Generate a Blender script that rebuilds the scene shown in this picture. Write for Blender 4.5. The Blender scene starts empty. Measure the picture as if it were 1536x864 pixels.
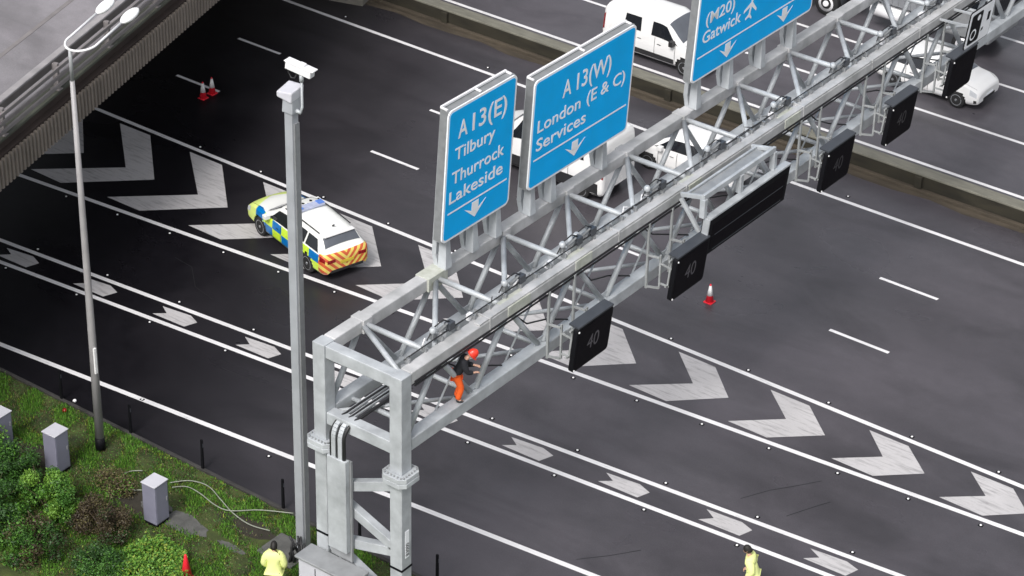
import bpy, bmesh, math, random
from mathutils import Vector, Matrix
from math import radians as R, pi, sin, cos

random.seed(7)
SC = bpy.context.scene
COL = SC.collection

# ------------------------------------------------------------------ camera
CAM_R = (0.804999, 0.592771, 0.024521)
F_PX, YAW, PIT, ROL = 3793.0762, -0.635205, 0.544936, 0.024523
CAM_LOC = Vector((48.28425, -57.817388, 40.445576))
fwd = Vector((sin(YAW) * cos(PIT), cos(YAW) * cos(PIT), -sin(PIT)))
rgt = fwd.cross(Vector((0, 0, 1))).normalized()
up = rgt.cross(fwd)
r2 = cos(ROL) * rgt + sin(ROL) * up
u2 = -sin(ROL) * rgt + cos(ROL) * up
cam_data = bpy.data.cameras.new('camera')
cam = bpy.data.objects.new('camera', cam_data)
COL.objects.link(cam)
cam.matrix_world = Matrix(((r2.x, u2.x, -fwd.x, CAM_LOC.x), (r2.y, u2.y, -fwd.y, CAM_LOC.y),
                           (r2.z, u2.z, -fwd.z, CAM_LOC.z), (0, 0, 0, 1)))
cam_data.sensor_width = 36.0
cam_data.lens = F_PX / 1536.0 * 36.0
cam_data.clip_start = 1.0
cam_data.clip_end = 3000.0
SC.camera = cam

# ------------------------------------------------------------------ world: overcast daylight
SUN_EL, SUN_AZ = R(48), R(168)          # azimuth measured from +Y towards +X
world = bpy.data.worlds.new('World')
SC.world = world
world.use_nodes = True
nt = world.node_tree
nt.nodes.clear()
sky = nt.nodes.new('ShaderNodeTexSky')
sky.sky_type = 'NISHITA'
sky.sun_disc = False
sky.sun_elevation = SUN_EL
sky.sun_rotation = SUN_AZ
sky.air_density = 1.0
sky.dust_density = 4.0
hs = nt.nodes.new('ShaderNodeHueSaturation')
hs.inputs['Saturation'].default_value = 0.28
bg = nt.nodes.new('ShaderNodeBackground')
bg.inputs['Strength'].default_value = 0.13
wo = nt.nodes.new('ShaderNodeOutputWorld')
nt.links.new(sky.outputs[0], hs.inputs['Color'])
nt.links.new(hs.outputs[0], bg.inputs['Color'])
nt.links.new(bg.outputs[0], wo.inputs['Surface'])
sun_d = bpy.data.lights.new('sun', 'SUN')
sun_d.energy = 1.5
sun_d.angle = R(16)
sun_d.color = (1.0, 0.965, 0.93)
sun = bpy.data.objects.new('sun', sun_d)
COL.objects.link(sun)
sdir = Vector((sin(SUN_AZ) * cos(SUN_EL), cos(SUN_AZ) * cos(SUN_EL), sin(SUN_EL)))
sun.rotation_euler = sdir.to_track_quat('Z', 'Y').to_euler()
SC.view_settings.view_transform = 'Standard'
SC.view_settings.look = 'None'
SC.view_settings.gamma = 1.0
SC.view_settings.exposure = 0.5
SC.view_settings.use_curve_mapping = False


# ------------------------------------------------------------------ helpers
def ground_at(px, py, z=0.0):
    """world point at height z seen at photo pixel (1536x864)"""
    d = fwd * 1.0 + r2 * ((px - 768) / F_PX) - u2 * ((py - 432) / F_PX)
    return CAM_LOC + d * ((z - CAM_LOC.z) / d.z)


def tag(o, label=None, cat=None, group=None, kind=None):
    if label: o['label'] = label
    if cat: o['category'] = cat
    if group: o['group'] = group
    if kind: o['kind'] = kind
    return o


def empty(name, loc=(0, 0, 0), rz=0.0, label=None, cat=None, group=None):
    o = bpy.data.objects.new(name, None)
    o.empty_display_size = 0.3
    COL.objects.link(o)
    o.location = loc
    o.rotation_euler = (0, 0, rz)
    return tag(o, label, cat, group)


def copy_tree(o, parent=None):
    c = o.copy()
    COL.objects.link(c)
    c.parent = parent
    for ch in [x for x in SC.objects if x.parent == o]:
        copy_tree(ch, c)
    return c


class MB:
    """collects shapes into one mesh; world coordinates unless parent is moved (then minus parent location)"""
    def __init__(self):
        self.bm = bmesh.new()

    def poly(self, pts, mi=0):
        vs = [self.bm.verts.new(p) for p in pts]
        f = self.bm.faces.new(vs)
        f.material_index = mi
        return f

    def hexa(self, b, t, mi=0):
        """b: 4 bottom points, t: 4 top points"""
        v = [self.bm.verts.new(p) for p in list(b) + list(t)]
        n = len(b)
        fs = [self.bm.faces.new(v[:n][::-1]), self.bm.faces.new(v[n:])]
        for i in range(n):
            j = (i + 1) % n
            fs.append(self.bm.faces.new((v[i], v[j], v[n + j], v[n + i])))
        for f in fs: f.material_index = mi
        return self

    def box(self, x0, x1, y0, y1, z0, z1, mi=0):
        return self.hexa([(x0, y0, z0), (x1, y0, z0), (x1, y1, z0), (x0, y1, z0)],
                         [(x0, y0, z1), (x1, y0, z1), (x1, y1, z1), (x0, y1, z1)], mi)

    def bar(self, p, q, w, h=None, mi=0, upv=(0, 0, 1)):
        """rectangular bar between two points; w sideways, h along up"""
        h = w if h is None else h
        p, q = Vector(p), Vector(q)
        d = (q - p).normalized()
        u = Vector(upv)
        if abs(d.dot(u)) > 0.98: u = Vector((1, 0, 0))
        s = d.cross(u).normalized()
        u = s.cross(d).normalized()
        cs = [(-w / 2, -h / 2), (w / 2, -h / 2), (w / 2, h / 2), (-w / 2, h / 2)]
        return self.hexa([p + s * a + u * b for a, b in cs], [q + s * a + u * b for a, b in cs], mi)

    def tube(self, pts, r, seg=8, mi=0, r1=None, cap=True):
        pts = [Vector(p) for p in pts]
        n = len(pts)
        rings = []
        prev = None
        for i, p in enumerate(pts):
            if i == 0: d = pts[1] - p
            elif i == n - 1: d = p - pts[i - 1]
            else: d = (pts[i + 1] - pts[i - 1])
            d.normalize()
            if prev is None:
                u = Vector((0, 0, 1)) if abs(d.z) < 0.95 else Vector((1, 0, 0))
                s = d.cross(u).normalized()
            else:
                s = (prev - d * prev.dot(d)).normalized()
            prev = s
            t = d.cross(s)
            rr = r if r1 is None else r + (r1 - r) * i / (n - 1)
            rings.append([self.bm.verts.new(p + s * (rr * cos(2 * pi * k / seg)) + t * (rr * sin(2 * pi * k / seg))) for k in range(seg)])
        for a, b in zip(rings, rings[1:]):
            for k in range(seg):
                f = self.bm.faces.new((a[k], a[(k + 1) % seg], b[(k + 1) % seg], b[k]))
                f.material_index = mi
                f.smooth = seg > 5
        if cap:
            for rg in (rings[0][::-1], rings[-1]):
                f = self.bm.faces.new(rg)
                f.material_index = mi
        return self

    def lathe(self, prof, c=(0, 0, 0), axis='z', seg=20, mi=0, smooth=True):
        """prof: list of (radius, height)"""
        c = Vector(c)
        rings = []
        for r, h in prof:
            ring = []
            for k in range(seg):
                a = 2 * pi * k / seg
                if axis == 'z': v = (r * cos(a), r * sin(a), h)
                elif axis == 'y': v = (r * cos(a), h, r * sin(a))
                else: v = (h, r * cos(a), r * sin(a))
                ring.append(self.bm.verts.new(c + Vector(v)))
            rings.append(ring)
        for a, b in zip(rings, rings[1:]):
            for k in range(seg):
                f = self.bm.faces.new((a[k], a[(k + 1) % seg], b[(k + 1) % seg], b[k]))
                f.material_index = mi
                f.smooth = smooth
        for rg in (rings[0][::-1], rings[-1]):
            f = self.bm.faces.new(rg)
            f.material_index = mi
        return self

    def build(self, name, mats, parent=None, bevel=0.0, local=False, smooth=False, fixn=True, sub=0):
        me = bpy.data.meshes.new(name)
        if fixn: bmesh.ops.recalc_face_normals(self.bm, faces=self.bm.faces[:])
        if smooth:
            for f in self.bm.faces: f.smooth = True
        if parent is not None and not local:
            off = root_of(parent).location
            for v in self.bm.verts: v.co -= off
        self.bm.to_mesh(me)
        self.bm.free()
        o = bpy.data.objects.new(name, me)
        COL.objects.link(o)
        for m in (mats if isinstance(mats, (list, tuple)) else [mats]):
            me.materials.append(m)
        if parent is not None: o.parent = parent
        if bevel:
            b = o.modifiers.new('bevel', 'BEVEL')
            b.width = bevel
            b.segments = 2
            b.limit_method = 'ANGLE'
        if sub:
            s = o.modifiers.new('sub', 'SUBSURF')
            s.levels = s.render_levels = sub
        return o


def root_of(o):
    while o.parent is not None: o = o.parent
    return o


# ------------------------------------------------------------------ materials
def nodes_of(m):
    m.use_nodes = True
    t = m.node_tree
    return t, t.nodes['Principled BSDF']


def mat(name, col, rough=0.6, metal=0.0, var=0.12, scale=6.0, rvar=0.1, bump=0.0, bscale=40.0, col2=None, stretch=None, coat=0.0, spec=0.5):
    m = bpy.data.materials.new(name)
    t, b = nodes_of(m)
    L = t.links
    tc = t.nodes.new('ShaderNodeTexCoord')
    src = tc.outputs['Object']
    if stretch:
        mp = t.nodes.new('ShaderNodeMapping')
        mp.inputs['Scale'].default_value = stretch
        L.new(src, mp.inputs[0])
        src = mp.outputs[0]
    n = t.nodes.new('ShaderNodeTexNoise')
    n.inputs['Scale'].default_value = scale
    n.inputs['Detail'].default_value = 6
    n.inputs['Roughness'].default_value = 0.6
    L.new(src, n.inputs['Vector'])
    cr = t.nodes.new('ShaderNodeValToRGB')
    cr.color_ramp.elements[0].position = 0.3
    cr.color_ramp.elements[1].position = 0.7
    a = [max(0, c * (1 - var)) for c in col]
    c2 = col2 if col2 else [min(1, c * (1 + var)) for c in col]
    cr.color_ramp.elements[0].color = (*a, 1)
    cr.color_ramp.elements[1].color = (*c2, 1)
    L.new(n.outputs['Fac'], cr.inputs[0])
    L.new(cr.outputs[0], b.inputs['Base Color'])
    mr = t.nodes.new('ShaderNodeMapRange')
    mr.inputs['From Min'].default_value = 0.3
    mr.inputs['From Max'].default_value = 0.7
    mr.inputs['To Min'].default_value = max(0.02, rough - rvar)
    mr.inputs['To Max'].default_value = min(1, rough + rvar)
    L.new(n.outputs['Fac'], mr.inputs['Value'])
    L.new(mr.outputs[0], b.inputs['Roughness'])
    b.inputs['Metallic'].default_value = metal
    b.inputs['Coat Weight'].default_value = coat
    b.inputs['Specular IOR Level'].default_value = spec
    if bump:
        n2 = t.nodes.new('ShaderNodeTexNoise')
        n2.inputs['Scale'].default_value = bscale
        n2.inputs['Detail'].default_value = 4
        L.new(src, n2.inputs['Vector'])
        bp = t.nodes.new('ShaderNodeBump')
        bp.inputs['Strength'].default_value = bump
        bp.inputs['Distance'].default_value = 0.02
        L.new(n2.outputs['Fac'], bp.inputs['Height'])
        L.new(bp.outputs[0], b.inputs['Normal'])
    return m


def math_node(t, op, a, b=None):
    n = t.nodes.new('ShaderNodeMath')
    n.operation = op
    for i, v in enumerate((a, b)):
        if v is None: continue
        if isinstance(v, (int, float)): n.inputs[i].default_value = v
        else: t.links.new(v, n.inputs[i])
    return n.outputs[0]


def mix_col(t, fac, a, b):
    n = t.nodes.new('ShaderNodeMix')
    n.data_type = 'RGBA'
    for sock, v in ((n.inputs[0], fac), (n.inputs[6], a), (n.inputs[7], b)):
        if isinstance(v, (int, float)): sock.default_value = v
        elif isinstance(v, tuple): sock.default_value = (*v, 1)
        else: t.links.new(v, sock)
    return n.outputs[2]


def noise(t, src, scale, detail=5, rough=0.55, stretch=None, rot=0.0, dist=0.0):
    if stretch:
        mp = t.nodes.new('ShaderNodeMapping')
        mp.inputs['Scale'].default_value = stretch
        mp.inputs['Rotation'].default_value = (0, 0, rot)
        t.links.new(src, mp.inputs[0])
        src = mp.outputs[0]
    n = t.nodes.new('ShaderNodeTexNoise')
    n.inputs['Scale'].default_value = scale
    n.inputs['Detail'].default_value = detail
    n.inputs['Roughness'].default_value = rough
    n.inputs['Distortion'].default_value = dist
    t.links.new(src, n.inputs['Vector'])
    return n.outputs['Fac']


def ramp(t, v, a, b, lo=0.0, hi=1.0):
    n = t.nodes.new('ShaderNodeMapRange')
    n.inputs['From Min'].default_value = a
    n.inputs['From Max'].default_value = b
    n.inputs['To Min'].default_value = lo
    n.inputs['To Max'].default_value = hi
    t.links.new(v, n.inputs['Value'])
    return n.outputs[0]


def asphalt_material(name, base, wear, wet_rough=0.34, shade_ramp=None):
    """damp tarmac: aggregate, long wear streaks along the lanes, damp patches; bridge shade and dark reflection painted into the colour on one side"""
    m = bpy.data.materials.new(name)
    t, b = nodes_of(m)
    tc = t.nodes.new('ShaderNodeTexCoord')
    src = tc.outputs['Object']
    streak = noise(t, src, 0.55, 4, 0.5, stretch=(0.12, 1.0, 1.0))
    patch = noise(t, src, 0.16, 4, 0.55, dist=0.6)
    smudge = noise(t, src, 0.45, 4, 0.55, stretch=(0.5, 1.0, 1.0), rot=0.5, dist=0.8)
    fine = noise(t, src, 38.0, 2, 0.7)
    mid = noise(t, src, 2.2, 5, 0.65)
    c = mix_col(t, ramp(t, streak, 0.35, 0.68), base, wear)
    c = mix_col(t, ramp(t, mid, 0.35, 0.75, 0.0, 0.35), c, tuple(v * 0.6 for v in base))
    c = mix_col(t, ramp(t, fine, 0.45, 0.8, 0.0, 0.4), c, tuple(min(1, v * 1.7) for v in wear))
    c = mix_col(t, ramp(t, smudge, 0.48, 0.72, 0.0, 0.55), c, tuple(v * 0.45 for v in base))
    c = mix_col(t, ramp(t, patch, 0.5, 0.75, 0.0, 0.45), c, (wear[0] * 1.35, wear[1] * 1.3, wear[2] * 1.35))
    rgh = ramp(t, math_node(t, 'ADD', math_node(t, 'MULTIPLY', patch, 0.6), math_node(t, 'MULTIPLY', smudge, 0.4)), 0.35, 0.65, wet_rough - 0.12, wet_rough + 0.16)
    if shade_ramp is not None:  # painted shade: base colour and specular darkened for bridge shade and its wet reflection
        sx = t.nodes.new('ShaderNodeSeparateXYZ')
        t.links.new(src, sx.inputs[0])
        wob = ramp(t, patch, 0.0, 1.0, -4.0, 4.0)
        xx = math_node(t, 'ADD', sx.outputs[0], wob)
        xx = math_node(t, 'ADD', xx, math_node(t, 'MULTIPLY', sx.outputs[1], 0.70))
        f = ramp(t, xx, shade_ramp[0], shade_ramp[1])
        dark = mix_col(t, ramp(t, mid, 0.3, 0.7), shade_ramp[2], tuple(v * 1.5 for v in shade_ramp[2]))
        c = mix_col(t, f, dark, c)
        spec = ramp(t, xx, shade_ramp[0], shade_ramp[1], 0.12, 0.5)
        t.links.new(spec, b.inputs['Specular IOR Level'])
    t.links.new(c, b.inputs['Base Color'])
    t.links.new(rgh, b.inputs['Roughness'])
    bp = t.nodes.new('ShaderNodeBump')
    bp.inputs['Strength'].default_value = 0.25
    bp.inputs['Distance'].default_value = 0.01
    t.links.new(fine, bp.inputs['Height'])
    t.links.new(bp.outputs[0], b.inputs['Normal'])
    return m


def paint_material(name, col, worn, amount, rough=0.5, stretch=(0.4, 2.0, 1.0), rot=0.0):
    m = bpy.data.materials.new(name)
    t, b = nodes_of(m)
    tc = t.nodes.new('ShaderNodeTexCoord')
    a = noise(t, tc.outputs['Object'], 3.2, 6, 0.7, stretch=stretch, rot=rot)
    d = noise(t, tc.outputs['Object'], 24.0, 3, 0.7)
    g = noise(t, tc.outputs['Object'], 0.6, 3, 0.5)
    f = ramp(t, a, 0.60 - amount * 0.22, 0.78 - amount * 0.12, 0.0, 0.55 + 0.4 * amount)
    c = mix_col(t, ramp(t, g, 0.35, 0.65, 0.0, 0.45), col, tuple(v * 0.72 for v in col))
    c = mix_col(t, f, c, worn)
    c = mix_col(t, ramp(t, d, 0.55, 0.8, 0, 0.5 * amount), c, worn)
    t.links.new(c, b.inputs['Base Color'])
    b.inputs['Roughness'].default_value = rough
    return m


M = {}
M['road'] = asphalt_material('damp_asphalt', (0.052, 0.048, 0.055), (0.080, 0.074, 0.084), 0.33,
                             shade_ramp=(-7.5, 7.0, (0.0065, 0.006, 0.0078)))
M['road_opp'] = asphalt_material('damp_asphalt_opposite', (0.072, 0.067, 0.077), (0.098, 0.092, 0.104), 0.38)
M['road_bridge'] = asphalt_material('bridge_asphalt', (0.20, 0.19, 0.20), (0.25, 0.235, 0.25), 0.6)
M['line'] = paint_material('white_line_paint', (0.80, 0.79, 0.80), (0.25, 0.25, 0.26), 0.15)
M['chev'] = paint_material('worn_chevron_paint', (0.54, 0.525, 0.53), (0.14, 0.135, 0.14), 0.45, stretch=(0.35, 2.6, 1.0), rot=0.12)
M['tar'] = mat('tar_seal', (0.012, 0.012, 0.013), 0.4)
M['steel'] = mat('galvanised_steel', (0.44, 0.465, 0.49), 0.5, 0.15, 0.22, 1.6, 0.12, col2=(0.55, 0.58, 0.605))
M['steel_stain'] = mat('stained_galvanised_steel', (0.42, 0.43, 0.43), 0.55, 0.1, 0.25, 1.1, 0.1, col2=(0.60, 0.60, 0.61))
M['lamp_steel'] = mat('lamp_column_steel', (0.34, 0.33, 0.335), 0.55, 0.1, 0.15, 1.0)
M['algae'] = mat('algae_stained_steel', (0.43, 0.45, 0.38), 0.6, 0.0, 0.12, 5, 0.1, col2=(0.53, 0.545, 0.50))
M['kerb'] = mat('dark_damp_kerb', (0.040, 0.038, 0.036), 0.8, 0, 0.4, 2, 0.1)
M['steel_dull'] = mat('dull_grey_steel', (0.30, 0.31, 0.32), 0.5, 0.2, 0.15, 3)
M['mast'] = mat('mast_steel', (0.40, 0.42, 0.45), 0.5, 0.2, 0.12, 1.2)
M['white_metal'] = mat('white_painted_metal', (0.78, 0.78, 0.80), 0.4, 0.0, 0.05, 4)
M['blue'] = mat('blue_sign_sheet', (0.0, 0.42, 0.92), 0.55, 0.0, 0.05, 1.5, 0.05, spec=0.2)
M['sign_white'] = mat('white_sign_sheet', (0.90, 0.92, 0.95), 0.45, 0.0, 0.03, 3)
M['back'] = mat('sign_back_grey', (0.26, 0.27, 0.28), 0.5, 0.2)
M['black'] = mat('matt_black', (0.006, 0.006, 0.008), 0.6, 0.0, 0.2, 3, 0.05, spec=0.15)
M['black_face'] = mat('signal_face_black', (0.006, 0.005, 0.007), 0.6, 0.0, 0.2, 4, 0.05, spec=0.08)
M['dark_grey'] = mat('dark_grey_cover', (0.05, 0.055, 0.065), 0.45, 0.0, 0.15, 6)
M['led'] = mat('unlit_lamp_dots', (0.085, 0.08, 0.09), 0.4, 0.0, 0.35, 30)
M['cable'] = mat('black_cable', (0.018, 0.018, 0.020), 0.5)
M['pale_cable'] = mat('pale_cable_duct', (0.25, 0.27, 0.22), 0.6)
M['cabinet'] = mat('grey_cabinet_steel', (0.23, 0.23, 0.30), 0.45, 0.1, 0.08, 2.5)
M['cab_top'] = mat('pale_cabinet_top', (0.55, 0.55, 0.60), 0.4, 0.0, 0.06, 3)
M['concrete'] = mat('weathered_concrete', (0.20, 0.19, 0.165), 0.8, 0, 0.25, 1.8, 0.1, 0.3, 30, stretch=(0.4, 1, 2))
M['concrete_top'] = mat('pale_concrete_top', (0.17, 0.165, 0.135), 0.75, 0, 0.22, 3, 0.1, stretch=(0.5, 2, 1))
M['wall_dark'] = mat('grimy_barrier_face', (0.024, 0.021, 0.013), 0.85, 0, 0.45, 1.6, 0.1, stretch=(0.5, 1, 2.5))
M['silt'] = mat('silt_and_grit', (0.060, 0.048, 0.034), 0.85, 0, 0.4, 2.5, 0.05, 0.5, 20, stretch=(0.3, 1.6, 1))
M['fascia'] = mat('ribbed_cladding', (0.19, 0.165, 0.145), 0.6, 0.1, 0.18, 1.0)
M['coping'] = mat('mossy_coping', (0.075, 0.080, 0.062), 0.8, 0, 0.4, 0.7)
M['soffit'] = mat('grimy_bridge_concrete', (0.05, 0.035, 0.03), 0.85, 0, 0.3, 1.0)
M['rail'] = mat('bridge_rail_steel', (0.19, 0.175, 0.175), 0.65, 0.0, 0.2, 2)
M['top_rail'] = mat('worn_top_rail', (0.30, 0.285, 0.29), 0.65, 0.0, 0.2, 1.5)
M['hanger'] = mat('weathered_hanger', (0.33, 0.345, 0.35), 0.55, 0.1, 0.2, 3)
M['faint_led'] = mat('faint_lamp_dots', (0.030, 0.028, 0.033), 0.5)
M['soil'] = mat('mossy_soil', (0.036, 0.055, 0.014), 0.95, 0, 0.6, 1.4, 0.03, 0.6, 14, col2=(0.075, 0.100, 0.022))
M['mud'] = mat('bare_brown_soil', (0.030, 0.026, 0.018), 0.95, 0, 0.4, 2.0, 0.03, 0.6, 14)
M['slab'] = mat('old_paving', (0.095, 0.095, 0.09), 0.8, 0, 0.3, 3, 0.05, 0.4)
M['far_grass'] = mat('rough_grass', (0.035, 0.055, 0.018), 0.95, 0, 0.4, 0.3)
M['glass'] = mat('dark_car_glass', (0.012, 0.014, 0.018), 0.08, 0, 0.2, 2, 0.02)
M['glass_grey'] = mat('sky_lit_screen', (0.11, 0.12, 0.14), 0.12, 0, 0.1, 2, 0.02)
M['tyre'] = mat('tyre_rubber', (0.015, 0.015, 0.016), 0.8)
M['rim'] = mat('alloy_rim', (0.35, 0.36, 0.38), 0.3, 0.7)
M['trim'] = mat('black_plastic_trim', (0.02, 0.02, 0.022), 0.55)
M['white_car'] = mat('white_car_paint', (0.80, 0.80, 0.80), 0.25, 0, 0.03, 2, 0.03, coat=0.5)
M['tail'] = mat('red_tail_lens', (0.25, 0.008, 0.010), 0.25)
M['head'] = mat('clear_head_lens', (0.55, 0.57, 0.60), 0.15)
M['blue_lens'] = mat('blue_lens', (0.10, 0.22, 0.62), 0.2)
M['bar_clear'] = mat('lightbar_clear', (0.42, 0.46, 0.62), 0.2)
M['yellow_plate'] = mat('yellow_plate', (0.65, 0.50, 0.05), 0.5)
M['red_cone'] = mat('cone_red_plastic', (0.80, 0.020, 0.04), 0.45, 0, 0.1, 5)
M['cone_white'] = mat('cone_white_sleeve', (0.85, 0.85, 0.85), 0.35, 0, 0.03, 5)
M['hivis'] = mat('hi_vis_yellow', (0.80, 0.86, 0.34), 0.7, 0, 0.05, 6)
M['reflect'] = mat('silver_reflective_tape', (0.75, 0.76, 0.72), 0.4)
M['orange'] = mat('hi_vis_orange', (0.85, 0.12, 0.015), 0.7, 0, 0.1, 8)
M['dark_cloth'] = mat('dark_jacket', (0.012, 0.013, 0.018), 0.8)
M['navy'] = mat('navy_trousers', (0.02, 0.022, 0.035), 0.8)
M['skin'] = mat('skin', (0.50, 0.30, 0.22), 0.5, 0, 0.05, 8)
M['hair'] = mat('dark_hair', (0.012, 0.010, 0.009), 0.6)
M['helmet'] = mat('red_helmet', (0.75, 0.045, 0.025), 0.3)
M['boot'] = mat('black_boot', (0.02, 0.018, 0.02), 0.5)
M['lorry_grey'] = mat('lorry_side_grey', (0.24, 0.25, 0.27), 0.5, 0.1, 0.1, 2)
M['lorry_blue'] = mat('lorry_blue', (0.02, 0.06, 0.20), 0.45)
M['red_body'] = mat('dark_red_panel', (0.22, 0.006, 0.012), 0.4)
M['lamp'] = mat('white_lantern', (0.86, 0.87, 0.88), 0.3, 0, 0.03, 5)
for i, c in enumerate([(0.045, 0.135, 0.014), (0.085, 0.215, 0.020), (0.14, 0.28, 0.032), (0.022, 0.068, 0.011),
                       (0.065, 0.050, 0.022), (0.12, 0.105, 0.040), (0.036, 0.024, 0.013), (0.22, 0.29, 0.035)]):
    M['leaf%d' % i] = mat('leaf_tone_%d' % i, c, 0.6, 0, 0.25, 9)
M['stem'] = mat('brown_stem', (0.07, 0.05, 0.03), 0.8)


def battenburg_material():
    m = bpy.data.materials.new('police_livery')
    t, b = nodes_of(m)
    tc = t.nodes.new('ShaderNodeTexCoord')
    sx = t.nodes.new('ShaderNodeSeparateXYZ')
    t.links.new(tc.outputs['Object'], sx.inputs[0])
    X, Y, Z = sx.outputs
    ay = math_node(t, 'ABSOLUTE', Y)
    ix = math_node(t, 'FLOOR', math_node(t, 'DIVIDE', math_node(t, 'ADD', X, 20.05), 0.56))
    iz = math_node(t, 'FLOOR', math_node(t, 'DIVIDE', math_node(t, 'ADD', Z, -0.36), 0.30))
    par = math_node(t, 'MODULO', math_node(t, 'ADD', ix, math_node(t, 'ADD', iz, 20)), 2)
    par = math_node(t, 'GREATER_THAN', par, 0.5)
    yel, blu, whi = (0.62, 0.86, 0.05), (0.0, 0.17, 0.50), (0.86, 0.87, 0.84)
    c = mix_col(t, par, yel, blu)
    # below the squares the sill is grey, above them and on roof and bonnet the car is white
    low = math_node(t, 'LESS_THAN', Z, 0.36)
    c = mix_col(t, low, c, (0.10, 0.16, 0.15))
    hi = math_node(t, 'GREATER_THAN', Z, 0.955)
    inner = math_node(t, 'LESS_THAN', ay, 0.70)
    c = mix_col(t, math_node(t, 'MAXIMUM', hi, inner), c, whi)
    # yellow nose
    nose = ramp(t, math_node(t, 'ADD', X, math_node(t, 'MULTIPLY', ay, 0.5)), 2.15, 2.2)
    c = mix_col(t, nose, c, (0.74, 0.88, 0.25))
    # yellow shoulder line over doors
    # tail: red and yellow chevrons
    tail = math_node(t, 'LESS_THAN', X, -2.12)
    ch = math_node(t, 'MODULO', math_node(t, 'ADD', math_node(t, 'SUBTRACT', math_node(t, 'MULTIPLY', Z, 1.0), ay), 10), 0.26)
    ch = math_node(t, 'GREATER_THAN', ch, 0.13)
    tc2 = mix_col(t, ch, (0.78, 0.62, 0.14), (0.62, 0.11, 0.04))
    tl = math_node(t, 'LESS_THAN', Z, 1.0)
    c = mix_col(t, math_node(t, 'MULTIPLY', tail, tl), c, tc2)
    t.links.new(c, b.inputs['Base Color'])
    b.inputs['Roughness'].default_value = 0.3
    b.inputs['Coat Weight'].default_value = 0.4
    return m


M['police'] = battenburg_material()

# ------------------------------------------------------------------ ground, roads
def sheet(name, pts, z, m):
    mb = MB()
    mb.poly([(x, y, z) for x, y in pts])
    o = mb.build(name, m, fixn=False)
    return tag(o, kind='structure')


sheet('ground', [(-400, -400), (400, -400), (400, 400), (-400, 400)], -0.03, M['far_grass'])
YE = -17.12                                              # verge edge
sheet('verge', [(-300, -60), (300, -60), (300, YE + .02), (-300, YE + .02)], 0.0, M['soil'])
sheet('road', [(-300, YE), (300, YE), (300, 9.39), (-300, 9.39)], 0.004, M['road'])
sheet('opposite_road', [(-300, 9.9), (300, 9.9), (300, 27), (-300, 27)], 0.004, M['road_opp'])
# kerb strip along the verge
kb = MB()
kb.box(-150, 150, YE - 0.11, YE, -0.02, 0.075)
tag(kb.build('kerb', M['kerb'], bevel=0.015), kind='structure')
# silt and channel at the foot of the central barrier
si = MB()
n = 90
pts = []
for i in range(n + 1):
    x = -60 + 120 * i / n
    pts.append((x, 8.93 + 0.10 * sin(x * 1.7) + random.uniform(-0.05, 0.05)))
for i in range(n):
    (xa, ya), (xb, yb) = pts[i], pts[i + 1]
    si.poly([(xa, ya, 0.009), (xb, yb, 0.009), (xb, 9.45, 0.009), (xa, 9.45, 0.009)])
tag(si.build('silt_strip', M['silt']), kind='structure')


def ribbon(name, pts, w, z, m, gaps=()):
    """painted line through points (x, y), width w"""
    mb = MB()
    P = [Vector((x, y, z)) for x, y in pts]
    left, right = [], []
    for i, p in enumerate(P):
        a = P[max(0, i - 1)]
        c = P[min(len(P) - 1, i + 1)]
        d = (c - a).normalized()
        nn = Vector((-d.y, d.x, 0))
        left.append(p + nn * w / 2)
        right.append(p - nn * w / 2)
    for i in range(len(P) - 1):
        mb.poly([right[i], right[i + 1], left[i + 1], left[i]])
    o = mb.build(name, m, fixn=False)
    return tag(o, kind='structure')


def quad_fit(pts):
    """least squares y = a + b x + c x^2"""
    n = len(pts)
    S = [sum(x ** k for x, _ in pts) for k in range(5)]
    T = [sum(y * x ** k for x, y in pts) for k in range(3)]
    A = Matrix(((S[0], S[1], S[2]), (S[1], S[2], S[3]), (S[2], S[3], S[4])))
    s = A.inverted() @ Vector(T)
    return lambda x: s[0] + s[1] * x + s[2] * x * x


fa = lambda x: -3.655
fb = quad_fit([(-8.23, -8.60), (-6.31, -8.51), (2.59, -7.66), (4.67, -7.48), (8.16, -7.17), (12.12, -6.88), (16.58, -6.43), (27.03, -5.63)])
fc = quad_fit([(-5.6, -12.01), (-2.26, -11.66), (5.65, -11.04), (6.56, -10.91), (12.1, -10.47), (18.88, -9.85), (25.33, -9.27)])
fd = quad_fit([(-4.58, -12.92), (-1.22, -12.62), (6.47, -11.88), (12.14, -11.43), (19.54, -10.83), (23.96, -10.40)])
fe = quad_fit([(-1.13, -16.20), (2.33, -15.88), (2.83, -15.84), (9.41, -15.17), (11.52, -14.97), (13.38, -14.86), (19.08, -14.27)])
ff = lambda x: 7.17 + 0.0002 * (x - 5) ** 2


def clampx(f, lo, hi):
    def g(x):
        if x < lo: return f(lo) + (f(lo + 1) - f(lo)) * (x - lo)
        if x > hi: return f(hi) + (f(hi) - f(hi - 1)) * (x - hi)
        return f(x)
    return g


fb, fc, fd, fe = clampx(fb, -12, 28), clampx(fc, -8, 28), clampx(fd, -8, 26), clampx(fe, -4, 22)
xs = [-60 + 2.0 * i for i in range(61)]
for f, w in ((fa, .165), (fb, .165), (fc, .16), (fd, .16), (fe, .17), (ff, .16)):
    ribbon('edge_line', [(x, f(x)) for x in xs], w, 0.008, M['line'])
ribbon('edge_line', [(x, 11.13) for x in xs], .16, 0.008, M['line'])
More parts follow.
